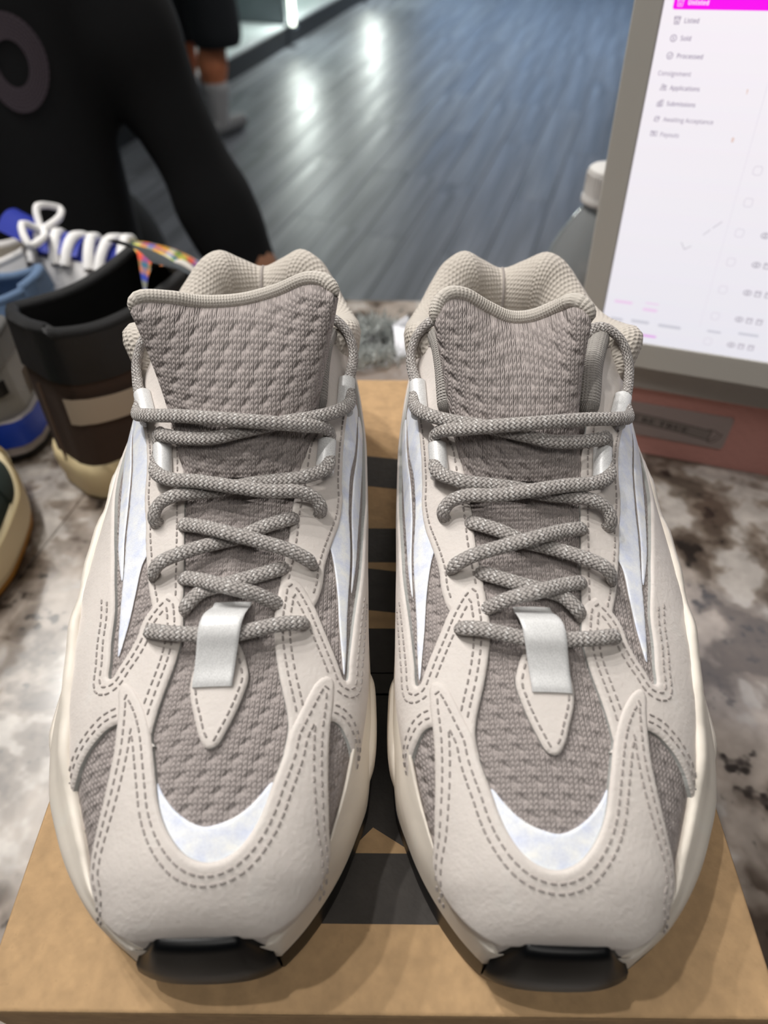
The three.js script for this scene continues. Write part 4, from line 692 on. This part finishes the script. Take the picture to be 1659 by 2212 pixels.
  if (s.mStay) for (const [a, b] of [[3, 11], [25, 33]]) part('lace_stay', patch(so + .005, .74, a, b, .0012), s.mStay, o);
  if (s.mStripe) for (const sd of [-1, 1]) { const r = []; for (let i = 0; i <= 30; i++) { const f = lerp(.012, so, i / 30), row = []; for (let j = 0; j <= 6; j++) { const v = lerp(s.stripe[0] + (1 - i / 30) * .0 , s.stripe[1], j / 6) - .10 * (i / 30) ** 2; row.push(wall(sd, f, v, .003)); } r.push(row); } part('side_stripe', skin(r), s.mStripe, o); }
  if (s.extra) s.extra({ o, wall, sec, put, patch, strip, up, so, ridge, line });
  return o;
}
const leatherTex = (c, r = .55, o = {}) => mat(c, r, { bumpMap: grainBump, bumpScale: .0003, ...o });
const meshTex = tex(128, 128, (u, v) => { const x = u * 8 % 1 - .5, y = (v * 8 + Math.floor(u * 8) % 2 * .5) % 1 - .5; return Math.hypot(x, y) < .32 ? .2 : 1; }, false, 1 / .02);
{
  const o = thing('sneaker', 'dark brown suede sneaker with a tall black collar and a beige side stripe', 'sneaker', [-.240, 0, -.410], -.70);
  const brown = mat('#4a382d', .95, { bumpMap: suedeBump, bumpScale: .0004 });
  plainShoe(o, { length: .285, half: .050, sole: .034, heel: .146, instep: .142, dip: .012, band: .70, lean: .86, mSole: mat('#d6c49a', .6), mOut: mat('#cfc09a', .7), mUpper: brown, mQuarter: brown, mCollar: leatherTex('#101012', .5), mLining: mat('#08080a', .9), mInsole: mat('#111112', .9), mLace: mat('#cfc9c2', .8), mTongue: leatherTex('#141416', .6), mToe: brown, mStay: brown, mStripe: leatherTex('#b3a592', .6), stripe: [.40, .585],
    extra: ({ o, put, wall }) => { part('insole_print', (() => { const g = new THREE.SphereGeometry(1, 20, 10); g.scale(.016, .003, .026); g.translate(.008, .062, -.05); return g; })(), mat('#cfc7b4', .7), o); part('heel_seam', tube([0, .2, .4, .6].map((v) => wall(1, 0, v, .001).lerp(wall(-1, 0, v, .001), .5).add(V(0, 0, .0005))), .0009, 12, 6), mat('#6a5648', .9), o); } });
}
{
  const o = thing('sneaker', 'silver grey mesh running sneaker with a blue band along its sole', 'sneaker', [-.285, 0, -.474], 1.57);
  const silver = mat('#9b9a98', .5, { bumpMap: meshTex, bumpScale: .0008, metalness: .25 });
  plainShoe(o, { length: .285, half: .047, sole: .040, heel: .104, mSole: mat('#aba4a2', .6), mBand: mat('#0f3db0', .45), mOut: mat('#101012', .6), mUpper: silver, mCollar: mat('#7d7b79', .8, { bumpMap: meshTex, bumpScale: .0006 }), mLining: mat('#77736f', .9), mLace: mat('#c9c9c7', .8), mToe: leatherTex('#8a8a8c', .35, { metalness: .5 }), mStay: leatherTex('#b7b7b8', .35, { metalness: .5 }), mStripe: leatherTex('#141416', .35), stripe: [.42, .60],
    extra: ({ o, wall }) => { for (const [f, r] of [[.10, .006], [.16, .006], [.22, .006], [.335, .011]]) { const g = new THREE.SphereGeometry(1, 16, 10), p = wall(-1, f, .50 - .05 * f, .004); g.scale(.0025, .0055, r); g.translate(p.x, p.y, p.z); part('silver_oval', g, mat('#a9a9a8', .3, { metalness: .6 }), o); } } });
}
{
  const o = thing('sneaker', 'dark green low sneaker with a cream sole at the counter edge', 'sneaker', [-.318, 0, -.124], -.02);
  const green = mat('#22332d', .85, { bumpMap: suedeBump, bumpScale: .0004 });
  plainShoe(o, { length: .292, half: .054, sole: .034, heel: .092, toe: 1.12, mSole: mat('#cdbf9c', .6), mBand: mat('#d6c7a4', .6), mOut: mat('#a6742c', .6), mUpper: green, mCollar: mat('#1a2723', .8), mLace: mat('#2b3a34', .8), mToe: green, mStay: mat('#1d2c27', .8), mStripe: mat('#1d7f88', .6), stripe: [.35, .52],
    extra: ({ o, sec }) => { const q = sec(.80, .001)[24], g = new THREE.SphereGeometry(1, 14, 8); g.scale(.007, .004, .009); g.translate(q.x, q.y, q.z); part('teal_tab', g, mat('#1d8b96', .5), o); } });
}
{
  const o = thing('sneaker', 'pale denim blue sneaker with thick blue laces behind the brown one', 'sneaker', [-.300, 0, -.588], 1.53);
  const blue = mat('#7f9cc0', .75, { bumpMap: suedeBump, bumpScale: .0004 });
  plainShoe(o, { length: .285, half: .047, sole: .032, heel: .090, instep: .094, mBow: mat('#d9d5d0', .8), mSole: mat('#aebccd', .6), mOut: mat('#53657c', .6), mUpper: blue, mCollar: mat('#5d7493', .85), mLace: mat('#a9c3e0', .8), laceR: .0055, laces: 7, mToe: mat('#6d8cb3', .7), mStay: mat('#8eabd0', .7), mStripe: mat('#5f7ca4', .7), stripe: [.35, .55], bow: true });
}
{
  const o = thing('sneaker', 'royal blue sneaker with thick white laces and a red, green and yellow plaid toe', 'sneaker', [-.452, 0, -.672], -1.57);
  const cols = [[.85, .28, .2], [.2, .55, .25], [.95, .62, .15], [.2, .3, .75], [.85, .82, .3], [.9, .9, .88], [.9, .42, .15]];
  const plaid = tex(256, 256, (u, v) => { const a = cols[Math.floor(u * 14) % 7], b = cols[(Math.floor(v * 14) * 3 + 1) % 7]; const k = (Math.floor(u * 112) + Math.floor(v * 112)) % 2; return k ? a : b; }, true, 1 / .09);
  const pm = mat('#ffffff', .75, { map: plaid }), rib = tex(128, 32, (u, v) => { const a = cols[Math.floor(u * 28) % 7]; return u * 56 % 2 < 1 ? a : [.75, .72, .66]; }, true, 1 / .06), blue = mat('#1c2f9c', .6);
  plainShoe(o, { length: .286, half: .046, sole: .030, heel: .085, dip: .02, instep: .086, toe: 1.12, laces: 6, laceR: .0052, mSole: mat('#ffffff', .7, { map: rib }), mOut: mat('#7b5a44', .7), mUpper: blue, mCollar: mat('#d7d4d2', .8), mLining: mat('#c9c4bb', .9), mLace: mat('#efedec', .75), mStay: mat('#dcdada', .6), mStripe: mat('#e8e6e6', .6), stripe: [.35, .55], bow: true,
    extra: ({ patch, o }) => part('plaid_toe', patch(.70, .992, 0, 36, .0016), pm, o, 'plaid toe') });
}
{
  const o = thing('sneaker', 'white leather sneaker with a fluffy grey lining behind the cardboard box', 'sneaker', [-.058, 0, -.462], -1.52);
  const white = leatherTex('#f0f0f6', .4);
  plainShoe(o, { length: .198, half: .040, sole: .030, heel: .104, instep: .098, tongueUp: .001, mSole: mat('#e9e7e6', .6), mOut: mat('#c9c2b4', .7), mUpper: white, mCollar: white, mLining: mat('#8d918f', .95), mLace: mat('#dddad6', .8), mStripe: mat('#b7aa97', .7), stripe: [.70, .76] });
  const hair = new THREE.ConeGeometry(.0005, .012, 4); hair.translate(0, .006, 0); const N = 2600, im = new THREE.InstancedMesh(hair, mat('#d5dad8', .95), N), m4 = new THREE.Matrix4(), q = new THREE.Quaternion(), col = new THREE.Color();
  for (let i = 0; i < N; i++) { const a = rnd(0, Math.PI * 2), r = Math.sqrt(rnd(.1, .92)), x = Math.cos(a) * .031 * r, z = -.052 + Math.sin(a) * .052 * r; q.setFromEuler(new THREE.Euler(rnd(-1, 1), rnd(0, 6), rnd(-1, 1))); m4.compose(V(x, .099 - .008 * Math.abs(Math.sin(a)) + rnd(-.004, .004), z), q, V(1, rnd(.6, 1.2), 1)); im.setMatrixAt(i, m4); const k = rnd(.4, 1.1); im.setColorAt(i, col.setRGB(k, k, k)); }
  im.name = 'fluffy_lining'; im.userData.kind = 'stuff'; im.userData.label = 'fluffy grey lining'; o.add(im);
}
// ======================= lit display wall and the people =======================
{
  const chrome = mat('#9aa0a4', .3, { metalness: .85 }), slatM = mat('#cfd8db', .25, { metalness: .3 }), deckM = mat('#d5dcde', .25), plinth = mat('#131416', .55), backM = mat('#5f676b', .5);
  const glass = new THREE.MeshPhysicalMaterial({ color: '#e6f2ee', transmission: 1, thickness: 0, roughness: .04 });
  const tubeM = mat('#f4f7e6', .4, { emissive: rgb(.93, 1, .86), emissiveIntensity: 8 });
  const U = 1.9, D = .45, Ht = 1.9, wrapCols = [['#5d78c4', '#c9d6f4'], ['#dfe6ee', '#8ea6d6'], ['#8a7fb8', '#c8c3e6'], ['#b9c0c6', '#ffffff'], ['#6f9ad0', '#e9f0f8'], ['#c4a184', '#efe2d6']];
  // display sneakers, one of each colour, then copies
  const protos = wrapCols.map(([a, b], i) => { const g = new THREE.Group(); plainShoe(g, { length: .29, half: .05, sole: .034, heel: .1, laces: 4, mSole: mat('#eef0f2', .35), mOut: mat('#8b8f93', .6), mUpper: mat(a, .25, { physical: true, clearcoat: .8, clearcoatRoughness: .1 }), mCollar: mat(b, .4), mLace: mat('#f3f3f3', .6), mStripe: mat(b, .3), stripe: [.35, .55] }); return g; });
  const wordsOf = ['blue', 'white', 'violet', 'silver', 'sky blue', 'tan'];
  for (let k = 0; k < 4; k++) {
    const s0 = -1.2 + k * U, o = thing('display_cabinet', ['open display cabinet nearest the counter, half hidden behind the person in the black hoodie', 'open slatted display cabinet behind the knees of the person in shorts', 'open slatted display cabinet behind the glowing vertical tube', 'farthest slatted display cabinet, at the top edge of the photo'][k], 'cabinet', room(s0 + U / 2, 0, FLOOR).toArray(), TURN);
    // local: x across (negative = into the wall), z = -along
    const m = U - .012;
    part('plinth', bx(D, .13, m, -D / 2, .065, 0, .004), plinth, o); part('deck', bx(D - .01, .018, m, -D / 2, .140, 0, .003), deckM, o); part('back_panel', bx(.02, Ht - .15, m, -D + .01, .15 + (Ht - .15) / 2, 0), backM, o);
    for (let i = 0; i < 15; i++) part('slat', bx(.018, .085, m - .01, -D + .031, .205 + i * .118, 0, .004), slatM, o);
    for (const y of [.55, .95, 1.35, 1.75]) part('shelf', bx(D - .06, .010, m - .02, -D / 2, y, 0, .002), glass, o);
    for (const z of [m / 2 - .012, -m / 2 + .012]) part('side_panel', bx(D - .04, Ht - .15, .012, -D / 2, .15 + (Ht - .15) / 2, z, .002), backM, o);
    part('top_panel', bx(D, .03, m, -D / 2, Ht, 0, .004), plinth, o);
    if (k === 1 || k === 2) {
      const l = thing('neon_tube', ['', 'glowing yellow-white vertical tube standing over the dark plinth', 'farthest glowing tube at the top edge of the photo'][k], 'lamp', room(s0 + U, .047, FLOOR).toArray(), TURN, null);
      const g = new THREE.CapsuleGeometry(.022, 1.55, 6, 16); g.translate(0, .135 + .80, 0); part('tube', g, tubeM, l); part('holder', merge([bx(.06, .02, .06, 0, .135, 0, .004), bx(.06, .02, .06, 0, 1.73, 0, .004), bx(.012, 1.6, .03, -.03, .93, 0)]), chrome, l);
      for (const y of [.5, 1.2]) { const p = new THREE.PointLight(rgb(.92, 1, .95), 2.8, 0, 2); p.position.set(.06, y, 0); p.shadow.radius = 2; p.castShadow = true; p.name = 'tube_light'; l.add(p); }
    }
    if (k === 0) for (const [lv, y] of [[0, .150], [1, .556]]) for (let i = 0; i < 6; i++) {
      const c = (i * 2 + lv * 3 + (i > 2 ? 1 : 0)) % 6, q = protos[c].clone(); q.name = numbered('display_sneaker'); scene.add(q);
      q.position.copy(room(s0 + .19 + i * .305, -.06, FLOOR + y)); q.rotation.y = TURN + Math.PI / 2 + (i % 2 ? .12 : -.1);
      tag(q, wordsOf[c] + ' sneaker, ' + ['first', 'second', 'third', 'fourth', 'fifth', 'sixth'][i] + ' from the near end of the cabinet’s ' + (lv ? 'glass shelf' : 'lowest deck'), 'sneaker', 'sneakers in the nearest display cabinet');
    }
  }
}
// people: joints with radii, joined by a smooth minimum and meshed
function figure(bones, lo, hi, cell, k = .02, squash = null) {
  const size = Math.max(hi[0] - lo[0], hi[1] - lo[1], hi[2] - lo[2]), res = Math.ceil(size / cell), mc = new MarchingCubes(res, new THREE.MeshStandardMaterial(), false, false, 260000), step = size / res;
  const c = [(lo[0] + hi[0]) / 2, (lo[1] + hi[1]) / 2, (lo[2] + hi[2]) / 2], P = V(0, 0, 0);
  mc.field.fill(-1);
  const bb = bones.map(([a, b, ra, rb]) => ({ a: V(...a), d: V(...b).sub(V(...a)), ra, rb }));
  const half = res / 2;
  for (let z = 0; z < res; z++) for (let y = 0; y < res; y++) for (let x = 0; x < res; x++) {
    P.set(c[0] + (x - half) / half * size / 2, c[1] + (y - half) / half * size / 2, c[2] + (z - half) / half * size / 2);
    if (P.x < lo[0] || P.x > hi[0] || P.z < lo[2] || P.z > hi[2] || P.y < lo[1] || P.y > hi[1]) continue;
    let acc = 0, best = 1e9;
    for (const { a, d, ra, rb } of bb) { const px = P.x - a.x, py = P.y - a.y, pz = P.z - a.z, L2 = d.lengthSq(), t = L2 ? Math.max(0, Math.min(1, (px * d.x + py * d.y + pz * d.z) / L2)) : 0; const q = Math.hypot(px - t * d.x, py - t * d.y, pz - t * d.z) - (ra + (rb - ra) * t); if (q < best + .12) { acc += Math.exp(-q / k); } if (q < best) best = q; }
    mc.field[x + y * res + z * res * res] = -(best > .1 ? best : -k * Math.log(acc));
  }
  mc.isolation = 0; mc.update();
  const n = mc.count, pos = mc.positionArray.slice(0, n * 3), g = new THREE.BufferGeometry();
  for (let i = 0; i < n * 3; i += 3) { pos[i] = c[0] + pos[i] * size / 2; pos[i + 1] = c[1] + pos[i + 1] * size / 2; pos[i + 2] = c[2] + pos[i + 2] * size / 2; }
  g.setAttribute('position', new THREE.BufferAttribute(pos, 3)); const nor = mc.normalArray.slice(0, n * 3); g.setAttribute('normal', new THREE.BufferAttribute(nor, 3)); g.setAttribute('uv', new THREE.BufferAttribute(new Float32Array(n * 2), 2));
  return g;
}
const fingers = (w, dir, side) => { const r = [], d = V(...dir).normalize(), s = V(...side).normalize(), W = V(...w); const P = (a, b, c = 0) => W.clone().addScaledVector(d, a).addScaledVector(s, b).add(V(0, 0, c)).toArray();
  for (const b of [-.022, -.008, .008, .022]) r.push([P(-.005, b * .6), P(.085, b), .016, .012]);
  [[-.026, .058], [-.009, .070], [.009, .074], [.026, .066]].forEach(([b, l]) => { r.push([P(.085, b), P(.085 + l * .5, b * 1.1, .006), .0095, .0085]); r.push([P(.085 + l * .5, b * 1.1, .006), P(.085 + l, b * 1.1, .018), .0085, .007]); });
  r.push([P(.02, .022), P(.055, .045, .012), .013, .010]); r.push([P(.055, .045, .012), P(.085, .048, .022), .010, .0085]); return r; };
const headBones = (x, y, z) => [[[x, y - .14, z - .01], [x, y - .02, z], .055, .06], [[x, y - .02, z + .01], [x, y + .10, z - .01], .078, .088], [[x, y + .03, z - .03], [x, y + .08, z - .04], .085, .085], [[x, y - .055, z + .045], [x, y - .05, z + .03], .04, .05], [[x, y + .04, z + .088], [x, y + .005, z + .108], .012, .016], [[x - .086, y + .02, z - .01], [x - .09, y + .05, z - .015], .012, .014], [[x + .086, y + .02, z - .01], [x + .09, y + .05, z - .015], .012, .014]];
{
  const o = thing('person', 'person in a black hoodie with a faded ring print, arm hanging down behind the counter', 'person', [-.56, FLOOR, -1.0], 0);
  const skinM = mat('#a9785c', .6), black = mat('#0b0c0f', .95, { bumpMap: suedeBump, bumpScale: .001 }), trousers = mat('#0d0e10', .9);
  const wR = [.370, .925, .06], eR = [.262, 1.20, .03];
  const body = figure([[[0, 1.0, 0], [0, 1.38, 0], .13, .14], [[-.15, 1.42, 0], [.15, 1.42, 0], .07, .07], [[.17, 1.43, 0], eR, .05, .042], [eR, wR, .04, .028], [[-.17, 1.43, 0], [-.27, 1.15, 0], .05, .042], [[-.27, 1.15, 0], [-.28, .90, .03], .04, .028], ...fingers(wR, [.35, -1, .15], [.6, .2, .4]), ...fingers([-.28, .90, .03], [0, -1, .1], [.3, 0, .9]), [[.1, .95, 0], [.12, .5, 0], .09, .06], [[.12, .5, 0], [.12, .07, -.02], .055, .04], [[-.1, .95, 0], [-.12, .5, 0], .09, .06], [[-.12, .5, 0], [-.12, .07, -.02], .055, .04], [[.12, .05, -.03], [.13, .04, .13], .04, .035], [[-.12, .05, -.03], [-.13, .04, .13], .04, .035], ...headBones(0, 1.64, .01)], [-.5, -.02, -.4], [.75, 1.85, .4], .014, .012);
  part('body', body, skinM, o);
  const hoodBones = [...[-1, 1].flatMap((q) => [[[q * .165, .92, .10], [q * .15, 1.36, .06], .078, .07], [[q * .075, .92, -.05], [q * .07, 1.36, -.03], .085, .08], [[q * .06, .92, .10], [q * .05, 1.36, .08], .082, .08], [[q * .06, .92, -.06], [q * .05, 1.36, -.04], .09, .09]]), [[-.15, 1.44, 0], [.15, 1.44, 0], .10, .10], [[.17, 1.44, 0], eR, .085, .052], [eR, [.346, .985, .048], .052, .038], [[.336, 1.005, .045], [.366, .925, .058], .045, .044], [[-.16, 1.44, 0], [-.29, 1.15, 0], .095, .074], [[-.29, 1.15, 0], [-.30, .95, .03], .072, .052], [[-.07, 1.52, -.05], [.07, 1.52, -.05], .075, .075]];
  const hood = figure(hoodBones, [-.6, .6, -.4], [.75, 1.75, .4], .013, .014);
  part('hoodie', hood, black, o, 'black hoodie');
  part('trousers', figure([[[.11, .9, 0], [.13, .5, 0], .13, .11], [[.13, .5, 0], [.13, .08, 0], .11, .10], [[-.11, .9, 0], [-.13, .5, 0], .13, .11], [[-.13, .5, 0], [-.13, .08, 0], .11, .10]], [-.4, .02, -.4], [.4, 1.1, .4], .018), trousers, o);
  for (const s of [-1, 1]) part('shoe', figure([[[s * .13, .05, -.06], [s * .14, .045, .16], .05, .042]], [-.4, 0, -.3], [.4, .2, .4], .012), mat('#202124', .6), o);
  part('hair', figure([[[0, 1.70, -.02], [0, 1.74, -.03], .10, .095], [[0, 1.62, -.05], [0, 1.70, -.05], .085, .09]], [-.2, 1.5, -.2], [.2, 1.95, .2], .012), mat('#15110f', .8), o);
  // ring of faded printed dashes on the front of the hoodie
  const ringM = mat('#544a52', .9), field = (x, y, z) => { let acc = 0; for (const [A, B, ra, rb] of hoodBones) { const dx = B[0] - A[0], dy = B[1] - A[1], dz = B[2] - A[2], t = Math.max(0, Math.min(1, ((x - A[0]) * dx + (y - A[1]) * dy + (z - A[2]) * dz) / (dx * dx + dy * dy + dz * dz))); acc += Math.exp(-(Math.hypot(x - A[0] - t * dx, y - A[1] - t * dy, z - A[2] - t * dz) - ra - (rb - ra) * t) / .014); } return -.014 * Math.log(acc); };
  const zAt = (x, y) => { let lo = -.1, hi = .4; for (let i = 0; i < 24; i++) { const m = (lo + hi) / 2; if (field(x, y, m) > 0) hi = m; else lo = m; } return hi; };
  const rg = []; for (let i = 0; i < 40; i++) for (let j = 0; j < 7; j++) { const rows = []; for (const a of [0, 1]) { const row = []; for (let b = 0; b <= 3; b++) { const th = (i + .9 * b / 3) / 40 * Math.PI * 2 + (j % 2) * .08, rad = .015 + (j + .85 * a) * .0024, x = .174 + Math.cos(th) * rad * .98, y = 1.192 + Math.sin(th) * rad * 1.42; row.push(V(x, y, zAt(x, y) + .003)); } rows.push(row); } rg.push(skin(rows)); }
  part('ring_print', merge(rg), ringM, o.children.find((c) => c.name === 'hoodie'), 'faded grey ring print');
}
{
  const o = thing('person', 'person in black shorts and grey socks standing by the lit display', 'person', [-1.03, FLOOR, -4.58], 2.6);
  const skinM = mat('#b9714d', .6), black = mat('#10141a', .9), sock = mat('#9a9a9c', .95);
  const legs = (r) => [[[.10, .92, 0], [.11, .52, .01], .095, .075], [[-.10, .92, 0], [-.11, .52, .01], .095, .075]];
  const body = figure([[[0, .95, 0], [0, 1.38, 0], .13, .14], [[-.15, 1.42, 0], [.15, 1.42, 0], .07, .07], ...[-1, 1].flatMap((s) => [[[s * .17, 1.43, 0], [s * .25, 1.14, 0], .05, .042], [[s * .25, 1.14, 0], [s * .26, .89, .05], .04, .028], ...fingers([s * .26, .89, .05], [0, -1, .1], [.3, 0, .9]), [[s * .10, .92, 0], [s * .11, .52, .01], .105, .082], [[s * .11, .52, .01], [s * .11, .36, -.02], .078, .076], [[s * .11, .36, -.02], [s * .11, .08, -.03], .074, .045], [[s * .11, .05, -.05], [s * .12, .04, .12], .04, .034]]), ...headBones(0, 1.62, .01)], [-.45, -.02, -.4], [.45, 1.85, .4], .015, .012);
  part('body', body, skinM, o);
  part('shorts', figure([[[.125, .95, 0], [.14, .52, .01], .135, .138], [[-.125, .95, 0], [-.14, .52, .01], .135, .138]], [-.4, .45, -.3], [.4, 1.15, .3], .014), black, o, 'black shorts');
  part('shirt', figure([[[-.1, 1.0, 0], [-.1, 1.38, 0], .155, .15], [[.1, 1.0, 0], [.1, 1.38, 0], .155, .15], [[-.15, 1.43, 0], [.15, 1.43, 0], .095, .095], [[.17, 1.43, 0], [.24, 1.2, 0], .085, .08], [[-.17, 1.43, 0], [-.24, 1.2, 0], .085, .08]], [-.45, .85, -.35], [.45, 1.6, .35], .015), black, o);
  for (const s of [-1, 1]) { part('sock', figure([[[s * .11, .25, -.022], [s * .11, .07, -.03], .076, .055]], [-.3, 0, -.3], [.3, .36, .3], .012), sock, o, 'grey sock'); part('shoe', figure([[[s * .11, .055, -.07], [s * .12, .045, .14], .05, .043]], [-.3, 0, -.3], [.3, .2, .3], .012), mat('#77787b', .6), o); }
  part('hair', figure([[[0, 1.68, -.02], [0, 1.72, -.03], .10, .095], [[0, 1.6, -.05], [0, 1.68, -.05], .085, .09]], [-.2, 1.5, -.2], [.2, 1.95, .2], .012), mat('#15110f', .8), o);
}
// ======================= the lamps over the counter and the shop =======================
spotlight('black track spotlight nearest the counter, first of its row', -.50, -.30, -.02, .1, -.2, 4.9, rgb(1, .97, .93));
spotlight('black track spotlight second of the row over the counter', -.66, -.62, -.02, .1, -.2, 4.9, rgb(1, .97, .93));
spotlight('black track spotlight third of the row over the counter', -.82, -.94, -.02, .1, -.2, 4.9, rgb(1, .97, .93));
spotlight('black track spotlight at the far end of the row', -.98, -1.26, -.02, .1, -.2, 4.9, rgb(1, .97, .93));
troffer('long white ceiling panel over the left side of the counter', -1.35, -1.3, .6, 1.2, 7);
troffer('white ceiling panel over the right side of the shop', 2.2, -2.6, .6, 1.2, 6);
troffer('white ceiling panel over the middle of the shop floor', .6, -3.2, 0.6, 1.2, 20);
troffer('white ceiling panel towards the street window', 1.0, -6.0, 0.6, 1.2, 20);
troffer('white ceiling panel straight above the near edge of the counter', .1, .62, 1.2, .6, 5);
scene.traverse((o) => { if (o.isMesh) o.castShadow = o.receiveShadow = true; });
renderer.render(scene, camera);
